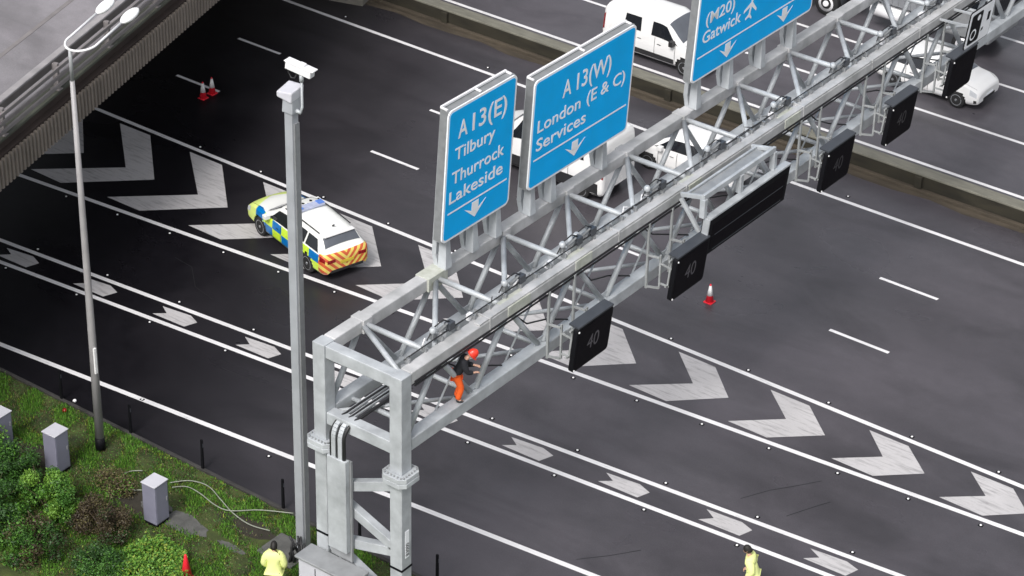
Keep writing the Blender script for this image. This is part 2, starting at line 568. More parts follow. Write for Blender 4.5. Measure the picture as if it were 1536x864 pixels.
# lane dashes
dash_a = [ground_at(265, 113).x + 9.0 * k for k in range(-3, 7)]
dash_b = [ground_at(357, 58).x + 9.0 * k for k in range(-3, 7)]
for x0 in dash_a: ribbon('lane_dash', [(x0, 0.0), (x0 + 2.05, 0.0)], .13, 0.008, M['line'])
for x0 in dash_b: ribbon('lane_dash', [(x0, 3.63), (x0 + 2.05, 3.63)], .13, 0.008, M['line'])
for k in (0,):
    ribbon('lane_dash', [(5.3 + 9.0 * k, 14.55), (5.3 + 9.0 * k + 3.0, 14.6)], .15, 0.008, M['line'])
ribbon('edge_line', [(x, 14.6) for x in xs if x >= 12], .15, 0.008, M['line'])
ribbon('edge_line', [(x, 14.5) for x in xs if x <= 0.3], .15, 0.008, M['line'])
ribbon('lane_line', [(5.3, 17.88), (8.3, 17.88)], .15, 0.008, M['line'])
ribbon('lane_line', [(x, 18.2) for x in xs if x >= 12], .15, 0.008, M['line'])
ribbon('edge_line', [(x, 21.8) for x in xs], .16, 0.008, M['line'])


# chevrons of the split between the two roads: 45 degree arms pointing at the traffic, cut off along the two lines
def chevron(k):
    tip = -4.60 + 3.125 * k
    ylo = fb(tip - 2.2) + 0.28 + (0.0 if tip > 10 else 0.08)
    yhi = -3.655 - 0.26
    mid = (fa(tip) + fb(tip)) / 2 - 0.08 + (0.05 if tip > 15 else -0.0)
    wd = 1.32 if tip > 10 else 1.42
    mb = MB()
    sl = 1.07
    up_tip = (tip, mid)
    hi_out = (tip - (yhi - mid) * sl, yhi)
    lo_out = (tip - (mid - ylo) * sl, ylo)
    z = 0.010
    inner = (tip - wd + 0.05, mid)
    A = [up_tip, hi_out, (hi_out[0] - wd, yhi), inner]
    B = [up_tip, inner, (lo_out[0] - wd, ylo), lo_out]
    def jig(p): return (p[0] + random.uniform(-.03, .03), p[1] + random.uniform(-.02, .02), z)
    u = {p: jig(p) for p in set(A + B)}
    mb.poly([u[p] for p in A])
    mb.poly([u[p] for p in B])
    tag(mb.build('chevron_marking', M['chev']), kind='structure')


for k in range(-4, 14): chevron(k)


# small notched arrows between the double line
def arrow_mark(x):
    m_ = MB()
    y = (fc(x - .7) + fd(x - .7)) / 2 + 0.0
    s = (fc(x) - fc(x - 1))
    P = [(0, 0), (-.42, .15), (-1.46, .02), (-1.08, -.19), (-1.40, -.47), (-.14, -.43)]
    j = lambda: random.uniform(-.02, .02)
    m_.poly([(x + px + j(), fc(x) - .39 + py + j(), 0.010) for px, py in P])
    tag(m_.build('arrow_marking', M['chev']), kind='structure')


for k in range(-3, 12): arrow_mark(-3.63 + 3.106 * k)

# sealed cracks
for pts in ([(20.2, -9.0), (20.6, -8.2), (21.1, -7.5), (21.5, -6.9)], [(21.6, -8.9), (22.0, -8.0), (22.2, -7.6)], [(19.4, -12.6), (18.9, -13.3), (18.3, -14.0)],
            [(24.0, -14.2), (24.6, -13.0)], [(2.0, -10.4), (1.1, -10.2), (0.2, -9.4), (-.6, -9.3)]):
    ribbon('sealed_crack', pts, .025, 0.006, M['tar'])


# road studs
def make_stud():
    mb = MB()
    mb.box(-.065, .065, -.05, .05, 0.004, 0.014, 0)
    mb.lathe([(.034, .014), (.034, .028), (.022, .038)], seg=10, mi=1)
    return mb.build('road_stud', [M['black'], M['cone_white']], local=True)


stud0 = make_stud()
stud_used = False
stud_rows = [
    ('white road stud beside the lower edge line of the chevron band', [(x, fb(x) - .27) for x in [-3.9 + 2.13 * i for i in range(-1, 15)]]),
    ('white road stud beside the upper edge line of the chevron band', [(x, fa(x) + .2) for x in [0.47 + 2.74 * i for i in range(-2, 10)]]),
    ('white road stud on the upper side of the small arrow strip', [(x, fc(x) + .22) for x in [-4.27 + 2.81 * i for i in range(0, 12)]]),
    ('white road stud on the lower side of the small arrow strip', [(x, fd(x) - .2) for x in [-4.2 + 2.83 * i for i in range(0, 10)]]),
    ('small white stud next to the long line by the verge', [(x, fe(x) + dy) for x, dy in ((4.2, .0), (8.9, -.3), (3.1, -.6))]),
    ('small white stud beside the outer line below the central barrier', [(x, 7.17 + .35) for x in (-7.9, -1.2, -.5, 13.8)]),
]
for lab, P in stud_rows:
    for x, y in P:
        s = copy_tree(stud0) if stud_used else stud0
        stud_used = True
        s.location = (x, y, 0)
        tag(s, lab, 'road stud', 'studs along the painted lines')

# ------------------------------------------------------------------ central reserve wall
cw = empty('barrier_wall', (10, 9.6, 0), 0, 'low dark concrete wall with pale top dividing the two roads', 'wall')
mb = MB(); mb.box(-70, 70, 9.38, 9.84, 0.0, 0.56)
mb.build('wall_face', M['wall_dark'], cw)
mb = MB(); mb.box(-70, 70, 9.36, 9.88, 0.562, 0.64)
mb.build('coping', M['concrete_top'], cw, bevel=0.02)
mb = MB(); mb.box(-70, 70, 9.22, 9.376, 0.0, 0.13)
mb.build('plinth', M['silt'], cw, bevel=0.02)
for x in [-34.6 + 10.0 * k for k in range(10)]:
    mb = MB(); mb.box(x - .13, x + .13, 9.25, 9.375, 0.132, 0.556)
    mb.build('pilaster', M['wall_dark'], cw, bevel=0.015)

# ------------------------------------------------------------------ overbridge at upper left
B0 = Vector((0.0, -16.6, 0))                      # a point under the near face
BD = Vector((-0.285, 0.9585, 0)).normalized()      # along the bridge
BN = Vector((-BD.y, BD.x, 0))                      # away from the viewer side (towards -X)
if BN.x > 0: BN = -BN
bridge = empty('road_bridge', (B0.x, B0.y, 0), 0, 'road bridge with ribbed cladding and steel parapet crossing at the upper left', 'bridge')


def bp(s, o, z):
    """s along, o away from the near face"""
    return B0 + BD * s + BN * o + Vector((0, 0, z))


def bbox_(mb, s0, s1, o0, o1, z0, z1, mi=0):
    mb.hexa([bp(s0, o0, z0), bp(s1, o0, z0), bp(s1, o1, z0), bp(s0, o1, z0)],
            [bp(s0, o0, z1), bp(s1, o0, z1), bp(s1, o1, z1), bp(s0, o1, z1)], mi)


SA, SB, BW = -45.0, 60.0, 15.0
# ribbed cladding sheet
mb = MB()
pitch = 0.20
s = SA
prof = []
while s < SB:
    prof += [(s, 0.0), (s + pitch * .42, 0.0), (s + pitch * .5, 0.07), (s + pitch * .92, 0.07)]
    s += pitch
for (sa, oa), (sb_, ob) in zip(prof, prof[1:]):
    mb.poly([bp(sa, oa, 5.70), bp(sb_, ob, 5.70), bp(sb_, ob, 6.60), bp(sa, oa, 6.60)])
mb.build('cladding', M['fascia'], bridge)
mb = MB(); bbox_(mb, SA, SB, 0.12, BW, 5.72, 6.62)
mb.build('deck', M['soffit'], bridge)
mb = MB()
bbox_(mb, SA, SB, 0.30, 0.62, 6.622, 7.0)
bbox_(mb, SA, SB, BW - .5, BW, 6.622, 7.0)
mb.build('edge_beam', M['soffit'], bridge)
mb = MB(); bbox_(mb, SA, SB, 0.10, 0.66, 7.002, 7.10)
mb.build('coping', M['coping'], bridge, bevel=0.02)
mb = MB(); bbox_(mb, SA, SB, 0.664, BW - .52, 6.622, 7.02)
mb.build('carriageway', M['road_bridge'], bridge)
mb = MB(); bbox_(mb, SA, SB, 2.85, 3.0, 7.022, 7.03)
bbox_(mb, SA, SB, 7.4, 7.5, 7.022, 7.03)
mb.build('lane_line', M['rail'], bridge)
for o_, z_, w_, h_ in ((0.06, 7.30, .06, .13), (0.06, 7.56, .06, .13), (0.06, 7.82, .06, .13)):
    mb = MB(); bbox_(mb, SA, SB, o_, o_ + w_, z_ - h_ / 2, z_ + h_ / 2)
    mb.build('parapet_rail', M['rail'], bridge, bevel=0.015)
mb = MB(); bbox_(mb, SA, SB, 0.30, 0.52, 7.96, 8.04)
mb.build('top_rail', M['top_rail'], bridge, bevel=0.02)
mb = MB(); bbox_(mb, SA, SB, 0.72, 0.78, 7.35, 7.65)
mb.build('inner_rail', M['rail'], bridge, bevel=0.02)
for k in range(-12, 18):
    s = 0.75 + 3.07 * k
    mb = MB()
    bbox_(mb, s - .06, s + .06, 0.13, 0.30, 7.102, 7.95)
    bbox_(mb, s - .10, s + .10, 0.08, 0.40, 7.102, 7.14)
    mb.build('parapet_post', M['rail'], bridge, bevel=0.01)
for s in (27.0, -7.5):                                # supports outside the picture
    mb = MB(); bbox_(mb, s - .5, s + .5, .5, BW - .5, 0.0, 5.718)
    mb.build('pier', M['concrete'], bridge)


# ------------------------------------------------------------------ sign gantry
GX0, GX1 = 14.57, 17.30          # outer faces, rear and front
GT, GB = 8.27, 6.07              # outer top and bottom of the truss
CH = 0.34                        # chord size
GY0, GY1 = -20.0, 31.0
xr, xf = GX0 + .19, GX1 - .19
gantry = empty('sign_gantry', (GX1, GY0, 0), 0, 'long grey lattice steel gantry spanning the road on a two legged frame', 'gantry')
zt, zb_ = GT - CH / 2, GB + CH / 2
for x, z, nm in ((xr, zt, 'top_chord'), (xf, zt, 'top_chord'), (xr, zb_, 'bottom_chord'), (xf, zb_, 'bottom_chord')):
    mb = MB(); mb.bar((x, GY0 + .40, z), (x, GY1, z), CH, CH)
    mb.build(nm, M['steel_stain'] if z > 7 else M['steel'], gantry, bevel=0.025)
PN = 2.76
nodes = [-18.42 + PN * i for i in range(-1, 20)]
nodes[0] = GY0 + .3
for i, y in enumerate(nodes):
    if y > 30: break
    yn = nodes[i + 1]
    ym = (y + yn) / 2
    if i > 0:
        mb = MB(); mb.tube([(xr + .17, y, zt), (xf - .17, y, zt)], .075, 10)
        mb.build('top_strut', M['steel'], gantry)
        mb = MB(); mb.box(xr - .20, xr + .22, y - .16, y + .16, zt - CH / 2 - .02, zt + CH / 2 + .012)
        mb.build('joint_plate', M['steel_stain'], gantry, bevel=0.01)
    mb = MB(); mb.tube([(xf - .17, y + .1, zt), (xr + .17, yn - .1, zt)], .07, 10)
    mb.build('top_brace', M['steel'], gantry)
    mb = MB(); mb.tube([(xf - .17, ym + .1, zb_), (xr + .17, ym + .1, zb_)], .065, 10)
    mb.build('bottom_strut', M['steel'], gantry)
    mb = MB(); mb.tube([(xr + .17, ym - .1 - (0 if i else .5), zb_), (xf - .17, (ym + PN if i else nodes[1] + PN / 2) - .2, zb_)], .055, 10)
    mb.build('bottom_brace', M['steel'], gantry)
    for x in (xr, xf):
        if i > 0:
            mb = MB(); mb.tube([(x, y + .08, zt - CH / 2), (x, ym - .1, zb_ + CH / 2)], .075, 10)
            mb.build('side_brace', M['steel'], gantry)
        else:
            mb = MB(); mb.tube([(x, GY0 + .42, zb_ + CH / 2), (x, yn - .1, zt - CH / 2)], .075, 10)
            mb.build('side_brace', M['steel'], gantry)
        if i > 0:
            mb = MB(); mb.tube([(x, ym + .1, zb_ + CH / 2), (x, yn - .08, zt - CH / 2)], .075, 10)
            mb.build('side_brace', M['steel'], gantry)
# legs
LW = 0.37
for sy, yy in ((1, GY0), (-1, GY1)):
    y0, y1 = (yy, yy + .38) if sy > 0 else (yy, yy + .38)
    for x0 in (GX0, GX1 - LW):
        leg_top = 5.46
        mb = MB(); mb.box(x0 - .0, x0 + LW, y0, y1, 5.56, GT + .0)
        leg = mb.build('leg', M['steel'], gantry, bevel=0.02)
        mb = MB(); mb.box(x0, x0 + LW, y0, y1, 0.0, 5.30)
        mb.build('leg', M['steel'], gantry, bevel=0.02)
        # octagonal bolted flange
        cx, cy = x0 + LW / 2, (y0 + y1) / 2
        a, c = .38, .14
        P = [(a, -a + c), (a, a - c), (a - c, a), (-a + c, a), (-a, a - c), (-a, -a + c), (-a + c, -a), (a - c, -a)]
        mb = MB()
        mb.hexa([(cx + u, cy + v, 5.302) for u, v in P], [(cx + u, cy + v, 5.426) for u, v in P])
        mb.hexa([(cx + u * .98, cy + v * .98, 5.434) for u, v in P], [(cx + u * .98, cy + v * .98, 5.558) for u, v in P])
        fl = mb.build('flange', M['steel'], gantry, bevel=0.008)
        if sy > 0:
            bolt = None
            for q in range(6):
                for u, v in ((-.30, -.25 + .10 * q), (.30, -.25 + .10 * q), (-.25 + .10 * q, -.30), (-.25 + .10 * q, .30)):
                    if bolt is None:
                        mb = MB(); mb.lathe([(.024, 5.56), (.024, 5.60)], (0, 0, 0), seg=6)
                        bolt = mb.build('bolt', M['steel_dull'], fl, local=True)
                    else:
                        bolt = bolt.copy(); COL.objects.link(bolt)
                    bolt.location = (cx + u - GX1, cy + v - GY0, 0)
        mb = MB()
        for za, zb2 in ((2.70, 2.76),):
            mb.box(x0 - .012, x0 + LW + .012, y0 - .012, y1 + .012, za, zb2)
        mb.build('band', M['black'], gantry)
        mb = MB(); mb.box(x0 - .25, x0 + LW + .25, y0 - .25, y1 + .25, 0.0, .35)
        mb.build('footing', M['concrete'], gantry, bevel=0.02)
    yc = (y0 + y1) / 2
    for z in (zt - .02, zb_ - .04):
        mb = MB(); mb.bar((GX0 + LW, yc, z), (GX1 - LW, yc, z), .30, .34)
        mb.build('end_beam', M['steel'], gantry, bevel=0.02)
    # zigzag bracing of the lower frame
    for za, zc in ((4.15, 5.05), (4.0, 3.25), (2.55, 3.1), (2.4, 1.5), (.9, 1.4)):
        mb = MB(); mb.bar((GX0 + LW, yc, za), (GX1 - LW, yc, zc), .22, .26)
        mb.build('frame_brace', M['steel'], gantry, bevel=0.015)
# serial number plate on the front leg
mb = MB(); mb.box(GX1 + .003, GX1 + .012, GY0 + .13, GY0 + .27, 3.05, 3.85)
plate = mb.build('number_plate', M['sign_white'], gantry)


def text_mesh(name, body, size, m, parent, origin, uax, vax, align='LEFT', xscale=1.0, thick=0.006, bold=0.0, spacing=1.0):
    cu = bpy.data.curves.new(name, 'FONT')
    cu.body = body
    cu.size = 1.0
    cu.align_x = align
    cu.extrude = thick
    cu.offset = bold
    cu.space_character = spacing
    cu.resolution_u = 3
    tmp = bpy.data.objects.new('tmp', cu)
    COL.objects.link(tmp)
    dg = bpy.context.evaluated_depsgraph_get()
    me = bpy.data.meshes.new_from_object(tmp.evaluated_get(dg))
    bpy.data.objects.remove(tmp)
    uax, vax = Vector(uax).normalized(), Vector(vax).normalized()
    nax = uax.cross(vax)
    off = root_of(parent).location
    for v in me.vertices:
        p = Vector(origin) - off + uax * (v.co.x * size * xscale) + vax * (v.co.y * size) + nax * v.co.z
        v.co = p
    me.materials.clear()
    me.materials.append(m)
    o = bpy.data.objects.new(name, me)
    COL.objects.link(o)
    o.parent = parent
    return o


text_mesh('number', 'B3000', .17, M['black'], plate, (GX1 + .014, GY0 + .255, 3.10), (0, 0, 1), (0, -1, 0), xscale=.9, thick=.002)

# cable riser, conduits
riser = empty('cable_riser', (15.42, -20.05, 0), 0, 'grey steel cable riser panel with black hoses between the gantry legs', 'cable riser')
mb = MB(); mb.box(15.13, 15.72, -20.20, -20.05, 2.62, 5.35)
mb.build('cover_panel', M['steel'], riser, bevel=0.012)
mb = MB(); mb.box(15.09, 15.76, -20.045, -19.98, 2.3, 5.3)
mb.build('back_frame', M['steel_dull'], riser)
for k, xo in enumerate((15.22, 15.42, 15.62)):
    P = [(xo, -20.12, 5.352), (xo, -20.12, 5.9)]
    for a in range(1, 9):
        t = a / 8 * pi / 2
        P.append((xo + .1 * (1 - cos(t)), -20.12 + .45 * (1 - cos(t)), 5.9 + .45 * sin(t)))
    P += [(xo + .10, -19.2, 6.36), (xo + .12, -18.2, 6.36), (xo + .16, -16.5, 6.38)]
    mb = MB(); mb.tube(P, .045 if k != 1 else .04, 8)
    mb.build('hose', M['cable'], riser)
mb = MB()
P = [(15.32, 5.352), (15.32, 5.9)]
for a in range(1, 9):
    t = a / 8 * pi / 2
    P.append((15.32, 5.9 + .5 * sin(t), .5 * (1 - cos(t))))
def tray(xc, w, dz):
    mb = MB()
    prof = [(-20.12, 5.352), (-20.12, 5.9)] + [(-20.12 + .42 * (1 - cos(a / 8 * pi / 2)), 5.9 + .42 * sin(a / 8 * pi / 2)) for a in range(1, 9)] + [(-16.8, 6.34)]
    for (ya, za), (yb, zb2) in zip(prof, prof[1:]):
        d = Vector((0, yb - ya, zb2 - za)).normalized()
        nn = Vector((0, -d.z, d.y)) * dz
        mb.hexa([Vector((xc - w / 2, ya, za)), Vector((xc + w / 2, ya, za)), Vector((xc + w / 2, ya, za)) + nn, Vector((xc - w / 2, ya, za)) + nn],
                [Vector((xc - w / 2, yb, zb2)), Vector((xc + w / 2, yb, zb2)), Vector((xc + w / 2, yb, zb2)) + nn, Vector((xc - w / 2, yb, zb2)) + nn])
    return mb.build('cable_tray', M['steel'], riser)
tray(15.32, .125, .05)
tray(15.525, .125, .05)

# cables and fittings along the front top chord
mb = MB()
for dx, dz, r in ((-.02, -.02, .016), (.05, .06, .013)):
    P = []
    y = GY0 + .6
    while y < GY1 - 1:
        P.append((xf - .20 + dx, y, GT + .13 + dz + random.uniform(-.02, .02)))
        y += .9
    mb.tube(P, r, 6)
cr = mb.build('cable_run', M['cable'], gantry)
mb = MB()
mb.bar((xf + .185, GY0 + .5, zt - .12), (xf + .185, GY1 - 1, zt - .12), .03, .05)
mb.bar((xf + .185, GY0 + .5, zt - .22), (xf + .185, GY1 - 1, zt - .22), .03, .04)
mb.build('side_cable', M['cable'], gantry)
y = GY0 + .7
br = None
while y < 8:
    if br is None:
        mb = MB(); mb.box(-.075, .075, -.03, .03, .002, .12)
        br = mb.build('cable_bracket', M['steel_dull'], gantry, local=True)
    else:
        br = br.copy(); COL.objects.link(br)
    br.location = (xf - .195 - GX1, y - GY0, GT)
    y += .62
mb = MB(); mb.box(xf - .02, xf + .155, GY0 + 3.0, GY1 - 1, GT + .002, GT + .05)
mb.build('cover_strip', M['steel_stain'], gantry, bevel=0.008)


def gantry_light(y):
    g = MB()
    g.lathe([(.05, 0), (.085, .03), (.09, .12), (.05, .17)], (xf - .36, y, GT + .16), seg=12)
    g.build('camera_dome', M['steel'], gantry)
    g = MB()
    g.box(xf - .42, xf - .30, y - .07, y + .07, GT + .02, GT + .155)
    g.bar((xf - .38, y + .05, GT - .05), (xf - .20, y + .42, GT + .30), .05)
    g.bar((xf - .35, y + .2, GT + .12), (xf - .15, y + .28, GT + .40), .04)
    g.bar((xf - .44, y + .3, GT + .05), (xf - .30, y + .62, GT + .22), .05, .10)
    g.build('lamp_bracket', M['back'], gantry)
    g = MB(); g.box(xf - .30, xf - .12, y + .34, y + .56, GT + .13, GT + .34)
    g.build('junction_box', M['dark_grey'], gantry, bevel=.015)
    g = MB()
    g.tube([(xf - .22, y + .45, GT + .34), (xf - .30, y + .3, GT + .42), (xf - .42, y + .1, GT + .25), (xf - .30, y - .3, GT + .14)], .018, 6)
    g.build('cable_loop', M['cable'], gantry)


random.seed(44)
for k in range(46):
    y = GY0 + .9 + .55 * k + random.uniform(-.2, .2)
    g = MB()
    kind_ = random.random()
    if kind_ < .5:
        g.box(xf - .33, xf - .22, y - .05, y + .05 + random.uniform(0, .15), GT - .05, GT + random.uniform(.05, .13))
    elif kind_ < .8:
        g.bar((xf - .30, y, GT), (xf - .20 + random.uniform(-.1, .05), y + random.uniform(-.15, .2), GT + random.uniform(.15, .3)), .03)
    else:
        g.tube([(xf - .3, y, GT + .03), (xf - .36, y + .12, GT + .16), (xf - .26, y + .3, GT + .1)], .02, 6)
    g.build('clamp', random.choice((M['steel'], M['steel_dull'], M['white_metal'], M['back'])), gantry)
# hanging cables and small gussets inside the lattice
for k in range(9):
    y = -18.4 + PN * k
    g = MB()
    g.tube([(xf + .02, y + .1, zt - .2), (xf - .1, y + .9, zt - .75 - random.uniform(0, .3)), (xf - .25, y + 1.9, zb_ + .5), (xf - .05, y + 2.6, zb_ + .24)], .022, 6)
    g.build('hanging_cable', M['cable'], gantry)
    for x in (xr, xf):
        g = MB(); g.box(x - .012, x + .012, y + PN / 2 - .26, y + PN / 2 + .26, zb_ + CH / 2 + .002, zb_ + CH / 2 + .17)
        g.build('gusset', M['steel'], gantry)
        g = MB(); g.box(x - .012, x + .012, y - .24, y + .24, zt - CH / 2 - .16, zt - CH / 2 - .002)
        g.build('gusset', M['steel'], gantry)
    g = MB(); g.tube([(xf - .17, y + .1, zb_ + .12), (xf - .1, y + 1.2, zt - .3)], .028, 6)
    g.build('tie_rod', M['steel'], gantry)
for y, l in ((-15.9, .9), (-13.1, .7), (-8.0, .6), (-3.2, .8)):
    g = MB(); g.box(xf - .185, xf + .188, y, y + l, GT - CH * .75, GT + .006)
    g.build('stained_plate', M['algae'], gantry, bevel=.004)
g = MB(); g.box(xr - .20, xr + .23, -16.1, -15.35, GT - CH - .01, GT + .02)
g.build('stained_plate', M['algae'], gantry, bevel=.004)


for y in (-18.15, -15.35, -12.95, -12.35, -9.2, -6.35, -3.0, 0.2, 2.9, 5.7): gantry_light(y)
# stained cover plates, thick junction boxes below front chord
for y in (-16.6, -11.2, -8.1, -2.2, 1.6, 4.4):
    g = MB(); g.box(xf - .20, xf + .182, y - .02, y + .02, GT - CH - .012, GT + .06)
    g.build('splice_plate', M['steel_stain'], gantry, bevel=.004)


# ------------------------------------------------------------------ big blue signs
def rounded(w, h, r, n=5):
    P = []
    for cx, cy, a0 in ((w - r, r, -pi / 2), (w - r, h - r, 0), (r, h - r, pi / 2), (r, r, pi)):
        for k in range(n + 1):
            a = a0 + pi / 2 * k / n
            P.append((cx + r * cos(a), cy + r * sin(a)))
    return P


def sign_root(name, x, y, z, tilt, label, cat='road sign', group=None):
    o = empty(name, (x, y, z), 0, label, cat, group)
    u = Vector((0, 1, 0))
    v = Vector((sin(tilt), 0, cos(tilt)))
    return o, Vector((x, y, z)), u, v, u.cross(v)


def plate_mesh(P, o, u, v, n, t0, t1):
    """prism of outline P (u,v) from depth t0 to t1 along n"""
    mb = MB()
    mb.hexa([o + u * a + v * b + n * t0 for a, b in P], [o + u * a + v * b + n * t1 for a, b in P])
    return mb


DOWN_ARROW = [(0.0, 0.0), (.50, .36), (.50, .44), (.14, .25), (.14, .52), (-.14, .52), (-.14, .25), (-.50, .44), (-.50, .36)]


def blue_sign(y, z, w, h, label, lines, rule_v, arrows, posts, x=15.02, tilt=R(3.0)):
    root, o, u, v, n = sign_root('direction_sign', x, y, z, tilt, label)
    bd = .065
    fr = plate_mesh(rounded(w, h, .16), o, u, v, n, 0.0, .035).build('border', M['sign_white'], root)
    P = [(a + bd, b + bd) for a, b in rounded(w - 2 * bd, h - 2 * bd, .11)]
    plate_mesh(P, o, u, v, n, .037, .041).build('panel', M['blue'], root)
    q = o + n * .044
    for body, a, b, cap, wid, bold in lines:
        # default font: cap height about 0.73 of size
        size = cap / 0.73
        t = text_mesh('lettering', body, size, M['sign_white'], root, q + u * a + v * b, u, v, thick=.002, bold=bold * .9)
        # fit width
        us = [(vv.co + root.location - q).dot(u) for vv in t.data.vertices]
        k = wid / (max(us) - min(us))
        lo = min(us)
        for vv in t.data.vertices:
            cur = (vv.co + root.location - q).dot(u)
            vv.co += u * (a + (cur - lo) * k - cur)
    mb = MB()
    A = [(.17, rule_v - .022), (w - .17, rule_v - .022), (w - .17, rule_v + .022), (.17, rule_v + .022)]
    mb.hexa([q + u * a + v * b for a, b in A], [q + u * a + v * b + n * .003 for a, b in A])
    mb.build('dividing_line', M['sign_white'], root)
    for ax, ay in arrows:
        # head and shaft built as two prisms
        mb = MB()
        H = [(0.0, 0.0), (.44, .40), (.16, .25), (-.16, .25), (-.44, .40)]
        for Q in ([(0, 0), (.44, .38), (.13, .22), (0, .2)], [(0, 0), (0, .2), (-.13, .22), (-.44, .38)], [(-.135, .19), (.135, .19), (.135, .46), (-.135, .46)]):
            mb.hexa([q + u * (ax + a) + v * (ay + b) for a, b in Q], [q + u * (ax + a) + v * (ay + b) + n * (.003 + .001 * (len(Q[0]) )) for a, b in Q])
        mb.build('down_arrow', M['sign_white'], root)
    # backing box and channel frame
    mb = MB()
    for a0, a1, b0, b1 in ((.04, w - .04, h - .10, h - .02), (.04, w - .04, .02, .10), (.04, .12, .10, h - .10), (w - .12, w - .04, .10, h - .10)):
        A = [(a0, b0), (a1, b0), (a1, b1), (a0, b1)]
        mb.hexa([o + u * a + v * b - n * .26 for a, b in A], [o + u * a + v * b - n * .002 for a, b in A])
    mb.build('back_frame', M['back'], root)
    mb = MB()
    A = [(.02, h + .0), (w * .70, h + .0)]
    mb.bar(o + u * .05 + v * (h + .03) - n * .24, o + u * (w - .12) + v * (h + .03) - n * .24, .06, .05)
    mb.bar(o + u * .06 + v * (h + .01) - n * .05, o + u * .06 + v * (h + .02) - n * .26, .05, .04)
    mb.bar(o + u * (w - .14) + v * (h + .01) - n * .05, o + u * (w - .14) + v * (h + .02) - n * .26, .05, .04)
    mb.bar(o + u * w * .5 + v * (h + .01) - n * .05, o + u * w * .5 + v * (h + .02) - n * .26, .05, .04)
    mb.build('top_frame', M['white_metal'], root)
    for a in posts:
        mb = MB()
        mb.bar(o + u * a + v * (h - .12) - n * .36, Vector((o.x - .36 - .05, o.y + a, zt + CH / 2 + .3)), .13, .18, upv=(0, 1, 0))
        mb.bar(Vector((o.x - .40, o.y + a, zt + CH / 2 + .3)), Vector((xr - .25 + .2, o.y + a, zt + .02)), .13, .18, upv=(0, 1, 0))
        mb.build('post', M['steel'], root)
        mb = MB()
        pc = o + u * a
        mb.hexa([(pc.x - .26, pc.y - .13, GT + .003), (pc.x + .0, pc.y - .13, GT + .003), (pc.x + .0, pc.y + .13, GT + .003), (pc.x - .26, pc.y + .13, GT + .003)],
                [(pc.x - .24, pc.y - .08, z + .05), (pc.x - .04, pc.y - .08, z + .05), (pc.x - .04, pc.y + .08, z + .05), (pc.x - .24, pc.y + .08, z + .05)])
        mb.build('stool', M['steel'], root, bevel=.01)
    mb = MB()
    mb.bar(o + u * .1 + v * .02 - n * .15, o + u * (w - .1) + v * .02 - n * .15, .24, .12, upv=(0, 0, 1))
    mb.build('bottom_rail', M['steel'], root)
    return root


blue_sign(-15.70, 9.12, 2.72, 3.72, 'tall narrow blue sign reading A13(E) Tilbury Thurrock Lakeside', [
    ('A', .42, 2.84, .50, .36, .012), ('13(E)', .97, 2.84, .50, 1.38, .012), ('Tilbury', .33, 2.25, .36, 1.60, .010), ('Thurrock', .26, 1.60, .36, 2.10, .010), ('Lakeside', .20, 1.07, .36, 2.15, .010)],
    .80, [(1.28, .26)], (.35, 1.45, 2.4))
blue_sign(-12.20, 9.10, 4.44, 3.18, 'wide blue sign reading A13(W) London (E & C) Services', [
    ('A', 1.25, 2.24, .50, .37, .012), ('13(W)', 1.86, 2.24, .50, 1.52, .012), ('London', .25, 1.62, .37, 1.85, .010), ('(E & C)', 2.38, 1.62, .37, 1.72, .010), ('Services', .25, 1.08, .37, 2.15, .010)],
    .84, [(2.0, .24)], (.35, 1.25, 3.55))
blue_sign(-4.68, 9.24, 6.35, 4.3, 'widest blue sign with Gatwick, an aeroplane symbol and two down arrows', [
    ('(M20)', .42, 1.68, .37, 1.45, .010), ('Gatwick', .34, 1.12, .38, 1.95, .010)],
    .74, [(1.75, .20), (4.75, .20)], (.55, 2.2, 3.9, 5.6))
# aeroplane symbol on the widest sign
sg = [o for o in SC.objects if o.name.startswith('direction_sign')][-1]
o3 = Vector((15.02, -4.68, 9.24)); u3 = Vector((0, 1, 0)); v3 = Vector((sin(R(3)), 0, cos(R(3)))); n3 = u3.cross(v3)
mb = MB()
c3 = o3 + n3 * .044 + u3 * 2.78 + v3 * 1.42
for Q in ([(-.04, -.34), (.04, -.34), (.045, .30), (0, .38), (-.045, .30)], [(.045, .12), (.34, -.10), (.34, -.18), (.045, -.02)], [(-.045, .12), (-.34, -.10), (-.34, -.18), (-.045, -.02)],
          [(.04, -.24), (.16, -.34), (.16, -.40), (.04, -.34)], [(-.04, -.24), (-.16, -.34), (-.16, -.40), (-.04, -.34)]):
    ang = R(-12)
    Q2 = [(a * cos(ang) - b * sin(ang), a * sin(ang) + b * cos(ang)) for a, b in Q]
    mb.hexa([c3 + u3 * a + v3 * b for a, b in Q2], [c3 + u3 * a + v3 * b + n3 * .004 for a, b in Q2])
mb.build('aeroplane_symbol', M['sign_white'], sg)


